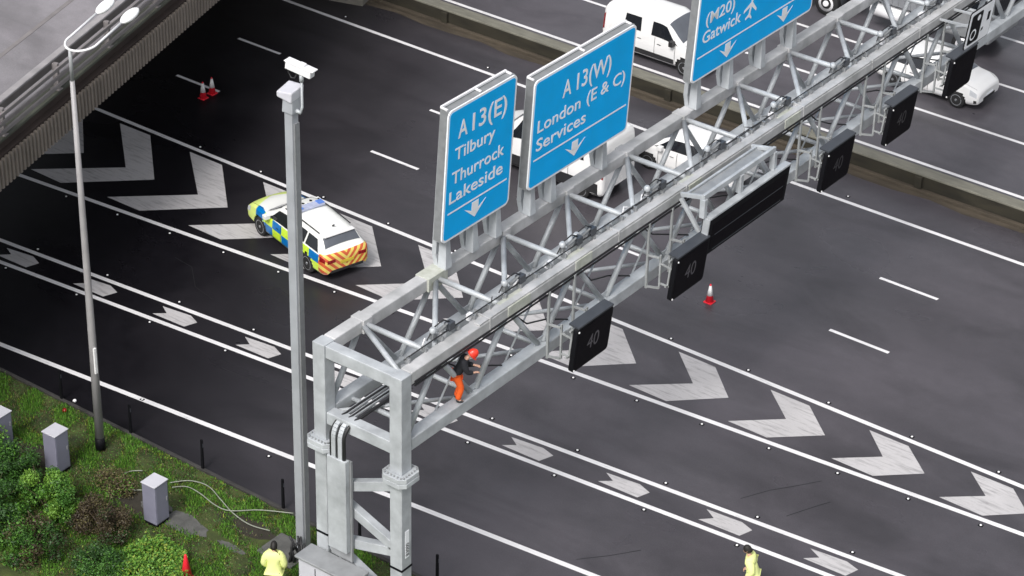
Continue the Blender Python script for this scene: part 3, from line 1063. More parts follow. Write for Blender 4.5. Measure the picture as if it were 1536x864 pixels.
# ------------------------------------------------------------------ lane signals
def lane_signal(y, label, digits, w=1.54, h=1.34, z=7.34, x=18.36, tilt=R(6)):
    root = empty('lane_signal', (x, y, z), 0, label, 'lane signal', 'square black speed signals hung on the gantry')
    u = Vector((0, 1, 0)); v = Vector((sin(tilt), 0, cos(tilt))); n = u.cross(v)
    o = Vector((x, y, z)) - v * h
    mb = plate_mesh(rounded(w, h, .10, 3), o, u, v, n, -.13, 0.0)
    mb.build('case', M['black'], root, bevel=.012)
    P = [(a + .07, b + .07) for a, b in rounded(w - .14, h - .14, .08, 3)]
    plate_mesh(P, o, u, v, n, .002, .008).build('screen', M['black_face'], root)
    mb = MB()
    A = [(.02, h + .004), (w - .02, h + .004)]
    mb.hexa([o + v * (h + .004) + u * .02 + n * .01, o + v * (h + .004) + u * (w - .02) + n * .01, o + v * (h + .004) + u * (w - .02) - n * .30, o + v * (h + .004) + u * .02 - n * .30],
            [o + v * (h + .06) + u * .02 + n * .01, o + v * (h + .06) + u * (w - .02) + n * .01, o + v * (h + .06) + u * (w - .02) - n * .30, o + v * (h + .06) + u * .02 - n * .30])
    mb.build('hood', M['dark_grey'], root, bevel=.008)
    if digits:
        t = text_mesh('digits', '40', .62, M['led'] if y < -5 else M['faint_led'], root, o + n * .010 + u * (w / 2) + v * (h / 2 - .20), u, v, align='CENTER', thick=.001, xscale=.85)
    for a, b in ((.05, .07), (.05, h - .09)):
        mb = MB()
        c = o + u * a + v * b + n * .012
        mb.lathe([(.028, 0), (.024, .02)], c, axis='x', seg=8)
        mb.build('beacon', M['cone_white'], root)
    # hanger frame back to the truss
    g = MB()
    for a in (.22, w * .5, w - .25):
        top = o + u * a + v * (h - .2) - n * .28
        bot = o + u * a + v * .25 - n * .28
        g.bar(top, bot, .05)
    g.bar(o + u * .1 + v * (h - .25) - n * .28, o + u * (w - .1) + v * (h - .25) - n * .28, .05)
    g.bar(o + u * .1 + v * .3 - n * .28, o + u * (w - .1) + v * .3 - n * .28, .05)
    y1 = o.y + .22
    y2 = o.y + w - .25
    for yy in (y1, y2):
        g.bar((xf + .19, yy, 7.95), (xf + .19, yy, 6.0), .06)
        g.bar((xf + .19, yy, 7.0), (xf + .60, yy, 7.05), .05)
        g.bar((xf + .60, yy, 7.15), (xf + .60, yy, 6.15), .05)
        g.bar((xf + .60, yy, 6.15), (xf + .19, yy, 6.05), .05)
        g.bar((xf + .60, yy, 6.9), (x - .25, yy, 6.85), .04)
        g.bar((xf + .60, yy, 6.3), (x - .32, yy, 6.3), .04)
    g.build('hanger', M['hanger'], root)
    return root


lane_signal(-14.44, 'black square signal showing 40 nearest the gantry legs', True)
lane_signal(-10.06, 'black square signal showing 40 beside the wide message board', True)
lane_signal(-2.56, 'dark square signal above the outer edge line, past the message board', True)
lane_signal(1.04, 'dark square signal between the central wall and the white hatchback', True)
lane_signal(4.66, 'black blank square signal under the white camera sign, over the white hatchback', False, z=7.48)

# wide message board
ms = empty('message_board', (18.3, -8.6, 6.7), 0, 'wide black message board in a grey frame hung from the gantry', 'message board')
tl = R(6)
u = Vector((0, 1, 0)); v = Vector((sin(tl), 0, cos(tl))); n = u.cross(v)
o = Vector((18.25, -8.55, 6.72))
plate_mesh([(0, 0), (3.95, 0), (3.95, 1.12), (0, 1.12)], o, u, v, n, -.26, 0).build('case', M['black'], ms, bevel=.02)
for b in (.16, .58):
    plate_mesh([(.15, b), (3.80, b), (3.80, b + .36), (.15, b + .36)], o, u, v, n, .002, .006).build('screen', M['black_face'], ms)
for b in (.09, .55):
    plate_mesh([(.3, b), (3.7, b), (3.7, b + .025), (.3, b + .025)], o, u, v, n, .007, .012).build('seam', M['dark_grey'], ms)
g = MB()
for a, b in (((0, 1.16), (3.95, 1.16)), ):
    g.bar(o + u * a[0] + v * a[1] - n * .1, o + u * b[0] + v * b[1] - n * .1, .22, .06)
g.bar(o + u * -.04 + v * 1.16 - n * .1, o + u * -.04 + v * -.0 - n * .1, .05, .2, upv=(1, 0, 0))
g.build('case_rim', M['steel'], ms, bevel=.01)
g = MB()
yA, yB = -8.62, -5.2
g.bar((17.45, yA, 8.35), (18.15, yA, 8.50), .09, .12)
g.bar((17.45, yB, 8.35), (18.15, yB, 8.50), .09, .12)
g.bar((18.15, yA - .04, 8.50), (18.15, yB + .04, 8.50), .09, .16)
g.bar((17.62, yA - .04, 8.40), (17.62, yB + .04, 8.40), .06, .10)
for yy in (yA, yA + 1.75, yB):
    g.bar((18.15, yy, 8.44), (18.15, yy, 7.9), .14, .16)
for yy in (yA + .2, -6.6, -4.9):
    g.bar((17.32, yy, 8.1), (17.95, yy, 7.3), .10)
    g.bar((17.32, yy, 6.3), (17.95, yy, 7.1), .08)
g.build('support_frame', M['steel'], ms, bevel=.01)
g = MB()
g.box(17.66, 18.10, -8.5, -5.3, 8.36, 8.39)
g.build('grating', M['steel_dull'], ms)

# speed camera sign
cs = empty('camera_sign', (18.35, 5.3, 7.5), 0, 'white rectangular sign with a black speed camera symbol', 'road sign')
u = Vector((0, 1, 0)); tl = R(6); v = Vector((sin(tl), 0, cos(tl))); n = u.cross(v)
o = Vector((18.30, 5.32, 7.52))
CW, CHh = 1.55, 1.28
plate_mesh(rounded(CW, CHh, .10), o, u, v, n, -.03, 0).build('rim', M['black'], cs)
plate_mesh([(a + .03, b + .03) for a, b in rounded(CW - .06, CHh - .06, .08)], o, u, v, n, .002, .006).build('panel', M['sign_white'], cs)
q = o + n * .008
plate_mesh([(a + .14, b + .12) for a, b in rounded(.70, 1.02, .08)], q, u, v, n, 0, .003).build('camera_body', M['black'], cs)


def ring(mb, c, r0, r1, u, v, n, seg=28, ov=1.0):
    for k in range(seg):
        a, b = 2 * pi * k / seg, 2 * pi * (k + 1) / seg
        mb.poly([c + (u * cos(a) + v * sin(a) * ov) * r0, c + (u * cos(a) + v * sin(a) * ov) * r1, c + (u * cos(b) + v * sin(b) * ov) * r1, c + (u * cos(b) + v * sin(b) * ov) * r0])


mb = MB()
ring(mb, q + n * .006 + u * .42 + v * .42, .13, .19, u, v, n)
ring(mb, q + n * .006 + u * .60 + v * .95, .001, .10, u, v, n)
mb.build('lens_ring', M['sign_white'], cs)
plate_mesh([(1.20, .62), (1.36, .62), (1.36, .92), (1.20, .92)], q, u, v, n, 0, .003).build('viewfinder', M['black'], cs)
plate_mesh([(.92, .35), (1.05, .38), (1.05, .48), (.92, .45)], q, u, v, n, 0, .003).build('flash', M['dark_grey'], cs)
g = MB()
for a in (.3, 1.2):
    g.bar(o + u * a + v * .0 - n * .06, o + u * a + v * CHh - n * .06, .06)
    g.bar(o + u * a + v * .7 - n * .08, Vector((xf + .17, o.y + a, GT - .1)), .06)
g.build('bracket', M['steel'], cs)

# ------------------------------------------------------------------ camera mast
mx, my = 12.50, -18.22
mast = empty('camera_mast', (mx, my, 0), 0, 'tall square grey mast with a white surveillance camera on top', 'camera mast')
mb = MB()
mb.hexa([(mx - .13, my - .13, 0), (mx + .13, my - .13, 0), (mx + .13, my + .13, 0), (mx - .13, my + .13, 0)],
        [(mx - .12, my - .12, 13.0), (mx + .12, my - .12, 13.0), (mx + .12, my + .12, 13.0), (mx - .12, my + .12, 13.0)])
mb.build('pole', M['mast'], mast, bevel=.02)
mb = MB(); mb.bar((mx + .15, my + .02, .1), (mx + .14, my + .02, 12.7), .17, .04, upv=(1, 0, 0))
mb.build('cable_channel', M['back'], mast)
mb = MB()
mb.hexa([(mx - .16, my - .16, 12.98), (mx + .17, my - .16, 12.98), (mx + .17, my + .16, 12.98), (mx - .16, my + .16, 12.98)],
        [(mx - .13, my - .15, 13.35), (mx + .17, my - .15, 13.35), (mx + .17, my + .18, 13.35), (mx - .13, my + .18, 13.35)])
mb.build('collar', M['mast'], mast, bevel=.02)
mb = MB()
mb.hexa([(mx - .28, my - .20, 13.36), (mx + .17, my - .20, 13.30), (mx + .17, my + .26, 13.36), (mx - .28, my + .26, 13.42)],
        [(mx - .28, my - .20, 13.50), (mx + .20, my - .20, 13.58), (mx + .20, my + .26, 13.66), (mx - .28, my + .26, 13.62)])
mb.build('head_box', M['cab_top'], mast, bevel=.03)
mb = MB()
mb.tube([(mx + .26, my + .04, 13.0), (mx + .28, my + .08, 13.15), (mx + .28, my + .08, 13.92)], .032, 8)
mb.tube([(mx + .15, my, 13.05), (mx + .27, my + .05, 13.0)], .05, 8)
mb.lathe([(.055, 13.82), (.055, 14.0)], (mx + .28, my + .08, 0), seg=10)
mb.build('camera_arm', M['steel'], mast)
mb = MB()
d = Vector((.95, .10, -.13)).normalized()
c = Vector((mx + .24, my + .10, 14.12))
mb.bar(c - d * .38, c + d * .34, .20, .19)
mb.bar(c - d * .40 + Vector((0, 0, .11)), c + d * .42 + Vector((0, 0, .11)), .24, .03)
mb.bar(c - d * .02 + Vector((0, 0, .12)), c + d * .14 + Vector((0, 0, .12)), .13, .12)
mb.build('camera_housing', M['white_metal'], mast, bevel=.03)
mb = MB()
mb.tube([c - d * .35 + Vector((0, 0, -.08)), c - d * .36 + Vector((0, 0, -.22)), c - d * .28 + Vector((0, 0, -.33)), c - d * .18 + Vector((0, 0, -.3)), c - d * .10 + Vector((0, 0, -.15))], .018, 8)
mb.build('camera_cable', M['cable'], mast)
mb = MB(); mb.box(mx - .26, mx + .30, my - .26, my + .26, 0, .06)
mb.build('base_plate', M['steel_dull'], mast, bevel=.01)
# coiled black cable ends at the base
cc = empty('cable_bundle', (mx + .3, my - .35, 0), 0, 'bundle of black cable ends gathered at the foot of the tall mast', 'cables')
for k in range(9):
    a = random.uniform(0, 2 * pi)
    mb = MB()
    bx, by = mx + .28 + random.uniform(-.25, .3), my - .42 + random.uniform(-.2, .2)
    P = [(bx, by, .02), (bx + random.uniform(-.1, .1), by + random.uniform(-.1, .1), .25), (bx + random.uniform(-.2, .2), by + random.uniform(-.2, .2), .55 + random.uniform(0, .3))]
    mb.tube(P, .05, 6, r1=.03)
    mb.build('cable_end', M['cable'], cc)

# ------------------------------------------------------------------ twin street lamp
lx, ly = 5.04, -18.20
lamp = empty('street_lamp', (lx, ly, 0), 0, 'tall tapered street lamp with two white lanterns over the verge', 'street lamp')
mb = MB()
mb.tube([(lx, ly, .42), (lx, ly, 4.0), (lx, ly, 8.0), (lx, ly, 11.4)], .125, 16, r1=.062)
mb.build('pole', M['lamp_steel'], lamp)
mb = MB(); mb.tube([(lx, ly, 11.4), (lx, ly, 12.28)], .05, 12)
mb.build('spigot', M['steel_dull'], lamp)
mb = MB(); mb.tube([(lx, ly, 0), (lx, ly, .42)], .14, 16)
mb.build('base_section', M['black'], lamp)
mb = MB(); mb.box(lx + .10, lx + .15, ly - .10, ly - .02, 2.6, 3.4)
mb.build('number_strip', M['cone_white'], lamp)
tips = [((4.60, -18.25, 12.28), (4.58, -16.95, 12.62)), ((5.48, -17.75, 12.30), (5.48, -16.65, 12.64))]
for sgn in (-1, 1):
    P = [(lx, ly, 12.27)]
    R0 = .42
    for k in range(1, 9):
        t = k / 8 * pi / 2
        P.append((lx + sgn * (R0 * sin(t)) * 1.05, ly + R0 * (1 - cos(t)) * 1.1, 12.27 + .07 * (1 - cos(t))))
    e = Vector(P[-1])
    P.append((e.x, e.y + .95, e.z + .30))
    mb = MB(); mb.tube(P, .032, 10)
    arm = mb.build('arm', M['white_metal'], lamp)
    # lantern: ovate bowl
    b0 = Vector(P[-1])
    dd = Vector((0, .955, .295)).normalized()
    mb = MB()
    rings = []
    prof = [(0, .03), (.05, .09), (.14, .14), (.28, .17), (.44, .165), (.56, .125), (.63, .06), (.65, .015)]
    side = Vector((1, 0, 0)); upd = side.cross(dd).normalized()
    if upd.z < 0: upd = -upd
    seg = 14
    for l, r_ in prof:
        ring_ = []
        for k in range(seg):
            a = 2 * pi * k / seg
            hgt = r_ * .55 if sin(a) > 0 else r_ * .75
            ring_.append(mb.bm.verts.new(b0 + dd * l + side * (r_ * cos(a)) + upd * (hgt * sin(a))))
        rings.append(ring_)
    for a_, b_ in zip(rings, rings[1:]):
        for k in range(seg):
            f = mb.bm.faces.new((a_[k], a_[(k + 1) % seg], b_[(k + 1) % seg], b_[k])); f.smooth = True
    mb.bm.faces.new(rings[0][::-1]); mb.bm.faces.new(rings[-1])
    mb.build('lantern', M['lamp'], lamp)

# ------------------------------------------------------------------ roadside cabinets
def cabinet(x, y, label, w=.46, d=.50, h=1.34, rz=R(2)):
    root = empty('roadside_cabinet', (x, y, 0), rz, label, 'cabinet', 'steel cabinets on the verge')
    mb = MB(); mb.box(-w / 2 + .02, w / 2 - .02, -d / 2 + .02, d / 2 - .02, 0, .10)
    mb.build('plinth', M['black'], root, local=True)
    mb = MB(); mb.box(-w / 2, w / 2, -d / 2, d / 2, .10, h - .035)
    mb.build('body', M['cabinet'], root, bevel=.012, local=True)
    mb = MB(); mb.box(-w / 2 - .02, w / 2 + .02, -d / 2 - .02, d / 2 + .02, h - .033, h)
    mb.build('lid', M['cab_top'], root, bevel=.008, local=True)
    mb = MB(); mb.box(w / 2 + .001, w / 2 + .010, -d / 2 + .03, d / 2 - .03, .14, h - .08)
    dr = mb.build('door', M['cabinet'], root, bevel=.003, local=True)
    mb = MB(); mb.box(w / 2 + .011, w / 2 + .03, d / 2 - .10, d / 2 - .07, .7, .82)
    mb.build('handle', M['steel_dull'], dr, local=True)
    return root


cabinet(4.85, -19.63, 'grey steel cabinet standing between the street lamp and the bushes')
cabinet(8.58, -19.64, 'grey steel cabinet with pale cables running to the mast')
cabinet(2.80, -19.80, 'dull grey cabinet half hidden by leaves at the edge of the verge', h=1.15)

# kiosk / tall enclosure at rear leg
kx = empty('feeder_pillar', (15.5, -20.6, 0), 0, 'large pale enclosure with dark roof at the foot of the gantry', 'enclosure')
mb = MB(); mb.box(14.50, 16.22, -20.62, -20.24, 0.0, 2.20)
mb.build('body', M['cab_top'], kx, bevel=.02)
mb = MB(); mb.box(14.42, 16.30, -20.68, -20.03, 2.202, 2.27)
mb.build('roof', M['steel_dull'], kx, bevel=.02)
mb = MB()
for x in (15.05, 15.68): mb.box(x - .01, x + .01, -20.632, -20.622, .1, 2.1)
mb.build('door_seams', M['black'], kx)

# ------------------------------------------------------------------ black marker posts
for i, (x, lab) in enumerate(((2.45, 'first black post at the start of the row along the kerb'), (5.19, 'black verge post just before the street lamp'), (7.93, 'black verge post just past the street lamp'), (10.87, 'black verge post before the camera mast'),
                              (13.55, 'black verge post seen between the gantry legs'), (16.15, 'black verge post just beyond the gantry legs'))):
    root = empty('verge_post', (x, YE - .04, 0), 0, lab, 'post', 'black posts along the kerb')
    mb = MB(); mb.hexa([(-.042, -.03, 0), (.042, -.03, 0), (.042, .03, 0), (-.042, .03, 0)], [(-.034, -.025, 1.02), (.034, -.025, 1.02), (.034, .025, 1.02), (-.034, .025, 1.02)])
    mb.build('shaft', M['black'], root, local=True, bevel=.008)
    mb = MB(); mb.box(.040, .046, -.015, .015, .78, .90)
    mb.build('reflector', M['dark_grey'], root, local=True)


# ------------------------------------------------------------------ traffic cones
def cone(x, y, label, h=.64, red_only=False, group='red and white traffic cones'):
    root = empty('traffic_cone', (x, y, 0.004), 0, label, 'traffic cone', group)
    s = h / .75
    mb = MB(); mb.box(-.17 * s, .17 * s, -.17 * s, .17 * s, 0, .04 * s)
    mb.build('base', M['red_cone'], root, bevel=.012, local=True)
    mb = MB(); mb.lathe([(.15 * s, .05 * s), (.032 * s, .73 * s), (.022 * s, .75 * s)], seg=20)
    mb.build('shell', M['red_cone'], root, local=True)
    if not red_only:
        r = lambda z: .15 - (.118 / .68) * (z - .05) + .004
        mb = MB(); mb.lathe([(r(.30) * s, .30 * s), (r(.69) * s, .69 * s)], seg=20)
        mb.build('sleeve', M['cone_white'], root, local=True)
    return root


cone(-7.43, -.72, 'red and white cone on the lane dash, left one of the pair')
cone(-7.43, -.26, 'red and white cone on the lane dash, right one of the pair')
cone(13.90, -.95, 'single red and white cone alone in the lane beyond the message board')
pc = ground_at(278, 832, .78)
cone(pc.x, pc.y, 'tall plain red cone standing in the bright green plants', h=.78, red_only=True, group=None)
# small red lamp lying on the verge
mb = MB()
pr_ = ground_at(97, 615, .08)
mb.lathe([(.03, 0), (.06, .02), (.07, .07), (.04, .12)], (pr_.x, pr_.y, .005), seg=12)
tag(mb.build('beacon_lamp', M['tail']), 'small round red lamp dropped on the grass beside the kerb', 'lamp')
pr_ = ground_at(112, 601, .05)
mb = MB()
mb.lathe([(.02, 0), (.06, .03), (.05, .07), (.02, .09)], (pr_.x, pr_.y, .006), seg=10)
tag(mb.build('litter', M['cone_white']), 'small white scrap of litter beside the verge kerb', 'litter')

# ------------------------------------------------------------------ cars
def catmull(xs, vals, x):
    n = len(xs)
    for i in range(n - 1):
        if xs[i] <= x <= xs[i + 1] or i == n - 2:
            t = (x - xs[i]) / (xs[i + 1] - xs[i])
            t = min(1, max(0, t))
            out = []
            for a, b, c, d in zip(vals[max(0, i - 1)], vals[i], vals[i + 1], vals[min(n - 1, i + 2)]):
                dx = xs[i + 1] - xs[i]
                m0 = (c - a) / (xs[i + 1] - xs[max(0, i - 1)]) * dx
                m1 = (d - b) / (xs[min(n - 1, i + 2)] - xs[i]) * dx
                # limit tangents: keeps creases crisp
                lim = 1.5 * abs(c - b)
                m0 = max(-lim, min(lim, m0)) if (c - b) * m0 >= 0 else 0
                m1 = max(-lim, min(lim, m1)) if (c - b) * m1 >= 0 else 0
                h00 = 2 * t ** 3 - 3 * t * t + 1; h10 = t ** 3 - 2 * t * t + t
                h01 = -2 * t ** 3 + 3 * t * t; h11 = t ** 3 - t * t
                out.append(h00 * b + h10 * m0 + h01 * c + h11 * m1)
            return out


class CarShape:
    def __init__(self, st):
        self.xs = [s[0] for s in st]
        self.v = [s[1:] for s in st]

    def pt(self, x, s, off=0.0):
        zb, zbelt, ztop, w, wt = catmull(self.xs, self.v, x)
        k = min(1.0, max(0.0, (ztop - zbelt) / .35))
        C = [(w * .90, zb), (w * .985, zb + .10), (w, zb + (zbelt - zb) * .60), (w * .965, zbelt),
             (wt + .02, ztop - .05 * k - .01), (wt * .84, ztop), (0.0, ztop + .035)]
        i = min(5, int(s)); t = s - i
        y = C[i][0] + (C[i + 1][0] - C[i][0]) * t
        z = C[i][1] + (C[i + 1][1] - C[i][1]) * t
        if i == 5:
            z = ztop + .035 * (1 - (1 - t) ** 2)
        return y, z

    def P(self, x, s, side=-1, off=0.0):
        y, z = self.pt(x, s)
        p = Vector((x, side * y, z))
        if off:
            off = -off
            e = .02
            xa, xb = max(self.xs[0], x - e), min(self.xs[-1], x + e)
            ya, za = self.pt(xa, s); yb, zb = self.pt(xb, s)
            sa, sb = max(0, s - .06), min(5.999, s + .06)
            yc, zc = self.pt(x, sa); yd, zd = self.pt(x, sb)
            t1 = Vector((xb - xa, side * (yb - ya), zb - za)); t2 = Vector((0, side * (yd - yc), zd - zc))
            nn = t1.cross(t2).normalized() * (1 if side > 0 else -1)
            p += nn * off
        return p


def make_car(name, label, group, spec, wheels, wr, track, body_m, windows, wind, rear, parts, grey_screen=True):
    root = empty(name, (0, 0, 0), 0, label, 'car' if 'van' not in name else 'van', group)
    sh = CarShape(spec)
    x0, x1 = sh.xs[0], sh.xs[-1]
    N = 220
    ss = [0, .5, 1, 1.33, 1.66, 2, 2.33, 2.66, 3, 3.25, 3.5, 3.75, 4, 4.35, 4.7, 5, 5.25, 5.5, 5.75, 6]
    mb = MB()
    bm = mb.bm
    grid = []
    for i in range(N + 1):
        u_ = i / N
        x = x0 + (x1 - x0) * (0.5 - 0.5 * cos(pi * u_)) if False else x0 + (x1 - x0) * u_
        row = []
        for s in ss: row.append(bm.verts.new(sh.P(x, s, -1)))
        for s in reversed(ss[:-1]): row.append(bm.verts.new(sh.P(x, s, 1)))
        grid.append(row)
    for a, b in zip(grid, grid[1:]):
        for k in range(len(a) - 1):
            cx = (a[k].co + b[k + 1].co) / 2
            if any((cx.x - wx) ** 2 + (cx.z - wr) ** 2 < (wr + .055) ** 2 and abs(cx.y) > .5 for wx in wheels): continue
            f = bm.faces.new((a[k], a[k + 1], b[k + 1], b[k]))
            f.smooth = True
    bm.faces.new(grid[0]); bm.faces.new(grid[-1][::-1])
    body = mb.build('body', body_m, root, local=True)
    es = body.modifiers.new('es', 'EDGE_SPLIT'); es.split_angle = R(42)
    # inner tub (fills wheel arches) 
    mb = MB()
    w_ = spec[len(spec) // 2][4]
    mb.box(x0 + .25, x1 - .25, -w_ * .80, w_ * .80, spec[3][1] + .02, .74)
    mb.build('underbody', M['trim'], root, local=True)
    for wx in wheels:
        for sd in (-1, 1):
            mb = MB(); y = sd * track
            mb.lathe([(wr - .10, -.105), (wr - .02, -.105), (wr, -.07), (wr, .07), (wr - .02, .105), (wr - .10, .105)], (wx, y, wr), 'y', 32)
            wh = mb.build('wheel', M['tyre'], root, local=True)
            mb = MB()
            yo = sd * .085
            for k in range(5):
                a = 2 * pi * k / 5 + .3
                mb.bar((wx, y + yo, wr), (wx + cos(a) * (wr - .11), y + yo, wr + sin(a) * (wr - .11)), .03, .07, upv=(-sin(a), 0, cos(a)))
            mb.lathe([(.05, -.02), (.05, .02)], (wx, y + yo + sd * .01, wr), 'y', 10)
            for k in range(22):
                a, b = 2 * pi * k / 22, 2 * pi * (k + 1) / 22
                r0_, r1_ = wr - .125, wr - .098
                yy = y + sd * .108
                mb.poly([(wx + cos(a) * r0_, yy, wr + sin(a) * r0_), (wx + cos(a) * r1_, yy, wr + sin(a) * r1_), (wx + cos(b) * r1_, yy, wr + sin(b) * r1_), (wx + cos(b) * r0_, yy, wr + sin(b) * r0_)])
            mb.build('rim', M['rim'], wh, local=True)
    # glass patches follow the body surface
    def patch(mb, fn, nu=10, nv=5):
        g = [[mb.bm.verts.new(fn(i / nu, j / nv)) for j in range(nv + 1)] for i in range(nu + 1)]
        for i in range(nu):
            for j in range(nv):
                f = mb.bm.faces.new((g[i][j], g[i + 1][j], g[i + 1][j + 1], g[i][j + 1])); f.smooth = True
    for (a0, a1, b0, b1) in windows:
        for sd in (-1, 1):
            mb = MB()
            patch(mb, lambda i, j: sh.P((a0 + (a1 - a0) * i) * (1 - j) + (b0 + (b1 - b0) * i) * j, 3.12 + .74 * j, sd, .012))
            mb.build('side_window', M['glass'], root, local=True)
    for nm, rg, mt in (('windscreen', wind, M['glass_grey'] if grey_screen else M['glass']), ('rear_window', rear, M['glass_grey'])):
        if rg is None: continue
        xa, xb, sa = rg
        mb = MB()
        def fn(i, j):
            s = sa + (6 - sa) * (2 * j if j <= .5 else 2 - 2 * j)
            s = min(5.98, s)
            return sh.P(xa + (xb - xa) * i, s, -1 if j <= .5 else 1, .012)
        patch(mb, fn, 8, 12)
        mb.build(nm, mt, root, local=True)
    wmid = (wheels[0] + wheels[1]) / 2
    for xd in (wheels[0] + .48, wmid + .12, wheels[1] - .42):
        for sd in (-1, 1):
            mb = MB(); skin_box(xd, xd + .016, .45, 3.05, sd, .006, 8)(mb, sh)
            mb.build('door_seam', M['trim'], root, local=True)
    for sd in (-1, 1):
        mb = MB(); skin_box(wheels[1] - .12, x1 - .16, 4.02, 4.10, sd, .006, 8)(mb, sh)
        mb.build('bonnet_seam', M['trim'], root, local=True)
        for xd in (wmid - .62, wmid + .24):
            mb = MB(); skin_box(xd, xd + .16, 2.42, 2.50, sd, .02, 2)(mb, sh)
            mb.build('door_handle', M['trim'], root, local=True)
    for nm, mt, fn in parts:
        m2 = MB()
        r_ = fn(m2, sh)
        m2.build(nm, mt, root, local=True, bevel=.01)
    return root, sh


def skin_box(xa, xb, sa, sb, side, off=.01, n=6):
    def f(mb, sh):
        g = [[mb.bm.verts.new(sh.P(xa + (xb - xa) * i / n, sa + (sb - sa) * j / n, side, off)) for j in range(n + 1)] for i in range(n + 1)]
        for i in range(n):
            for j in range(n):
                mb.bm.faces.new((g[i][j], g[i + 1][j], g[i + 1][j + 1], g[i][j + 1]))
    return f


def bx(*a):
    return lambda mb, sh: mb.box(*a)


ESTATE = [(-2.45, .42, .66, .76, .68, .58), (-2.43, .34, .80, .90, .80, .66), (-2.34, .30, .92, 1.00, .87, .70), (-2.24, .28, .94, 1.10, .90, .70), (-1.92, .26, .95, 1.42, .92, .62),
          (-1.2, .25, .95, 1.47, .925, .64), (0, .24, .94, 1.50, .925, .66), (.45, .24, .93, 1.45, .925, .66), (1.25, .24, .90, 1.00, .92, .74),
          (1.9, .25, .86, .93, .90, .72), (2.25, .27, .77, .84, .87, .68), (2.40, .31, .66, .75, .81, .60), (2.45, .36, .58, .66, .74, .52)]


def roof_marks(mb, sh):
    for (x, y) in ((.18, -.30), (.02, -.12), (.14, .02), (-.22, -.38), (-.10, .12), (.05, .2)):
        mb.box(x - .055, x + .055, y - .025, y + .025, 1.525, 1.545)
        mb.box(x - .025, x + .02, y - .05, y + .05, 1.525, 1.543)


def lightbar(mb, sh):
    mb.box(-.38, -.10, -.52, .58, 1.565, 1.645)
    mb.box(-.30, -.18, -.40, .40, 1.50, 1.563)


pol_parts = [
    ('light_bar', M['bar_clear'], lightbar),
    ('blue_lamp', M['blue_lens'], bx(-.37, -.11, .30, .57, 1.648, 1.672)), ('blue_lamp', M['blue_lens'], bx(-.37, -.11, -.51, -.28, 1.648, 1.672)),
    ('roof_fitting', M['black'], roof_marks),
    ('roof_rail', M['trim'], lambda mb, sh: mb.tube([(.25, -.63, 1.49), (-.6, -.62, 1.52), (-1.75, -.60, 1.49)], .022, 8)),
    ('roof_rail', M['trim'], lambda mb, sh: mb.tube([(.25, .63, 1.49), (-.6, .62, 1.52), (-1.75, .60, 1.49)], .022, 8)),
    ('tail_light', M['tail'], skin_box(-2.40, -2.18, 2.35, 2.95, -1)), ('tail_light', M['tail'], skin_box(-2.40, -2.18, 2.35, 2.95, 1)),
    ('tail_light', M['tail'], lambda mb, sh: mb.box(-2.455, -2.425, -.74, -.44, .70, .82)), ('tail_light', M['tail'], lambda mb, sh: mb.box(-2.455, -2.425, .44, .74, .70, .82)),
    ('headlight', M['head'], skin_box(2.10, 2.40, 2.2, 3.0, -1)), ('headlight', M['head'], skin_box(2.10, 2.40, 2.2, 3.0, 1)),
    ('plate', M['yellow_plate'], lambda mb, sh: mb.box(-2.47, -2.456, -.26, .26, .60, .71)),
    ('bumper', M['trim'], lambda mb, sh: mb.box(-2.462, -2.30, -.62, .62, .34, .44)),
    ('mirror', M['police'], lambda mb, sh: mb.box(.78, .98, -1.10, -.90, .93, 1.08)), ('mirror', M['police'], lambda mb, sh: mb.box(.78, .98, .90, 1.10, .93, 1.08)),
    ('antenna', M['trim'], lambda mb, sh: mb.bar((-1.6, 0, 1.5), (-1.72, 0, 1.60), .03, .05)),
    ('rear_spoiler', M['white_car'], lambda mb, sh: mb.box(-2.06, -1.86, -.58, .58, 1.425, 1.455)),
]
pol, psh = make_car('police_car', 'white police estate car with yellow and blue squares parked on the chevrons', None, ESTATE, (-1.42, 1.48), .335, .80, M['police'],
                    [(-2.05, -1.30, -1.78, -1.30), (-1.22, -.42, -1.22, -.42), (-.34, .98, -.34, .50)], (.50, 1.18, 4.35), (-2.20, -1.95, 4.35), pol_parts)
# heading from the two visible wheel contacts
wf, wrr = ground_at(391, 354), ground_at(461, 409)
hd = math.atan2(wf.y - wrr.y, wf.x - wrr.x)
ctr = (wf + wrr) / 2
side = Vector((-sin(hd), cos(hd), 0))
if side.y < 0: side = -side
pol.rotation_euler = (0, 0, hd)
pol.location = (ctr.x + side.x * .86, ctr.y + side.y * .86, .008)
pol.scale = (.95, .95, .97)

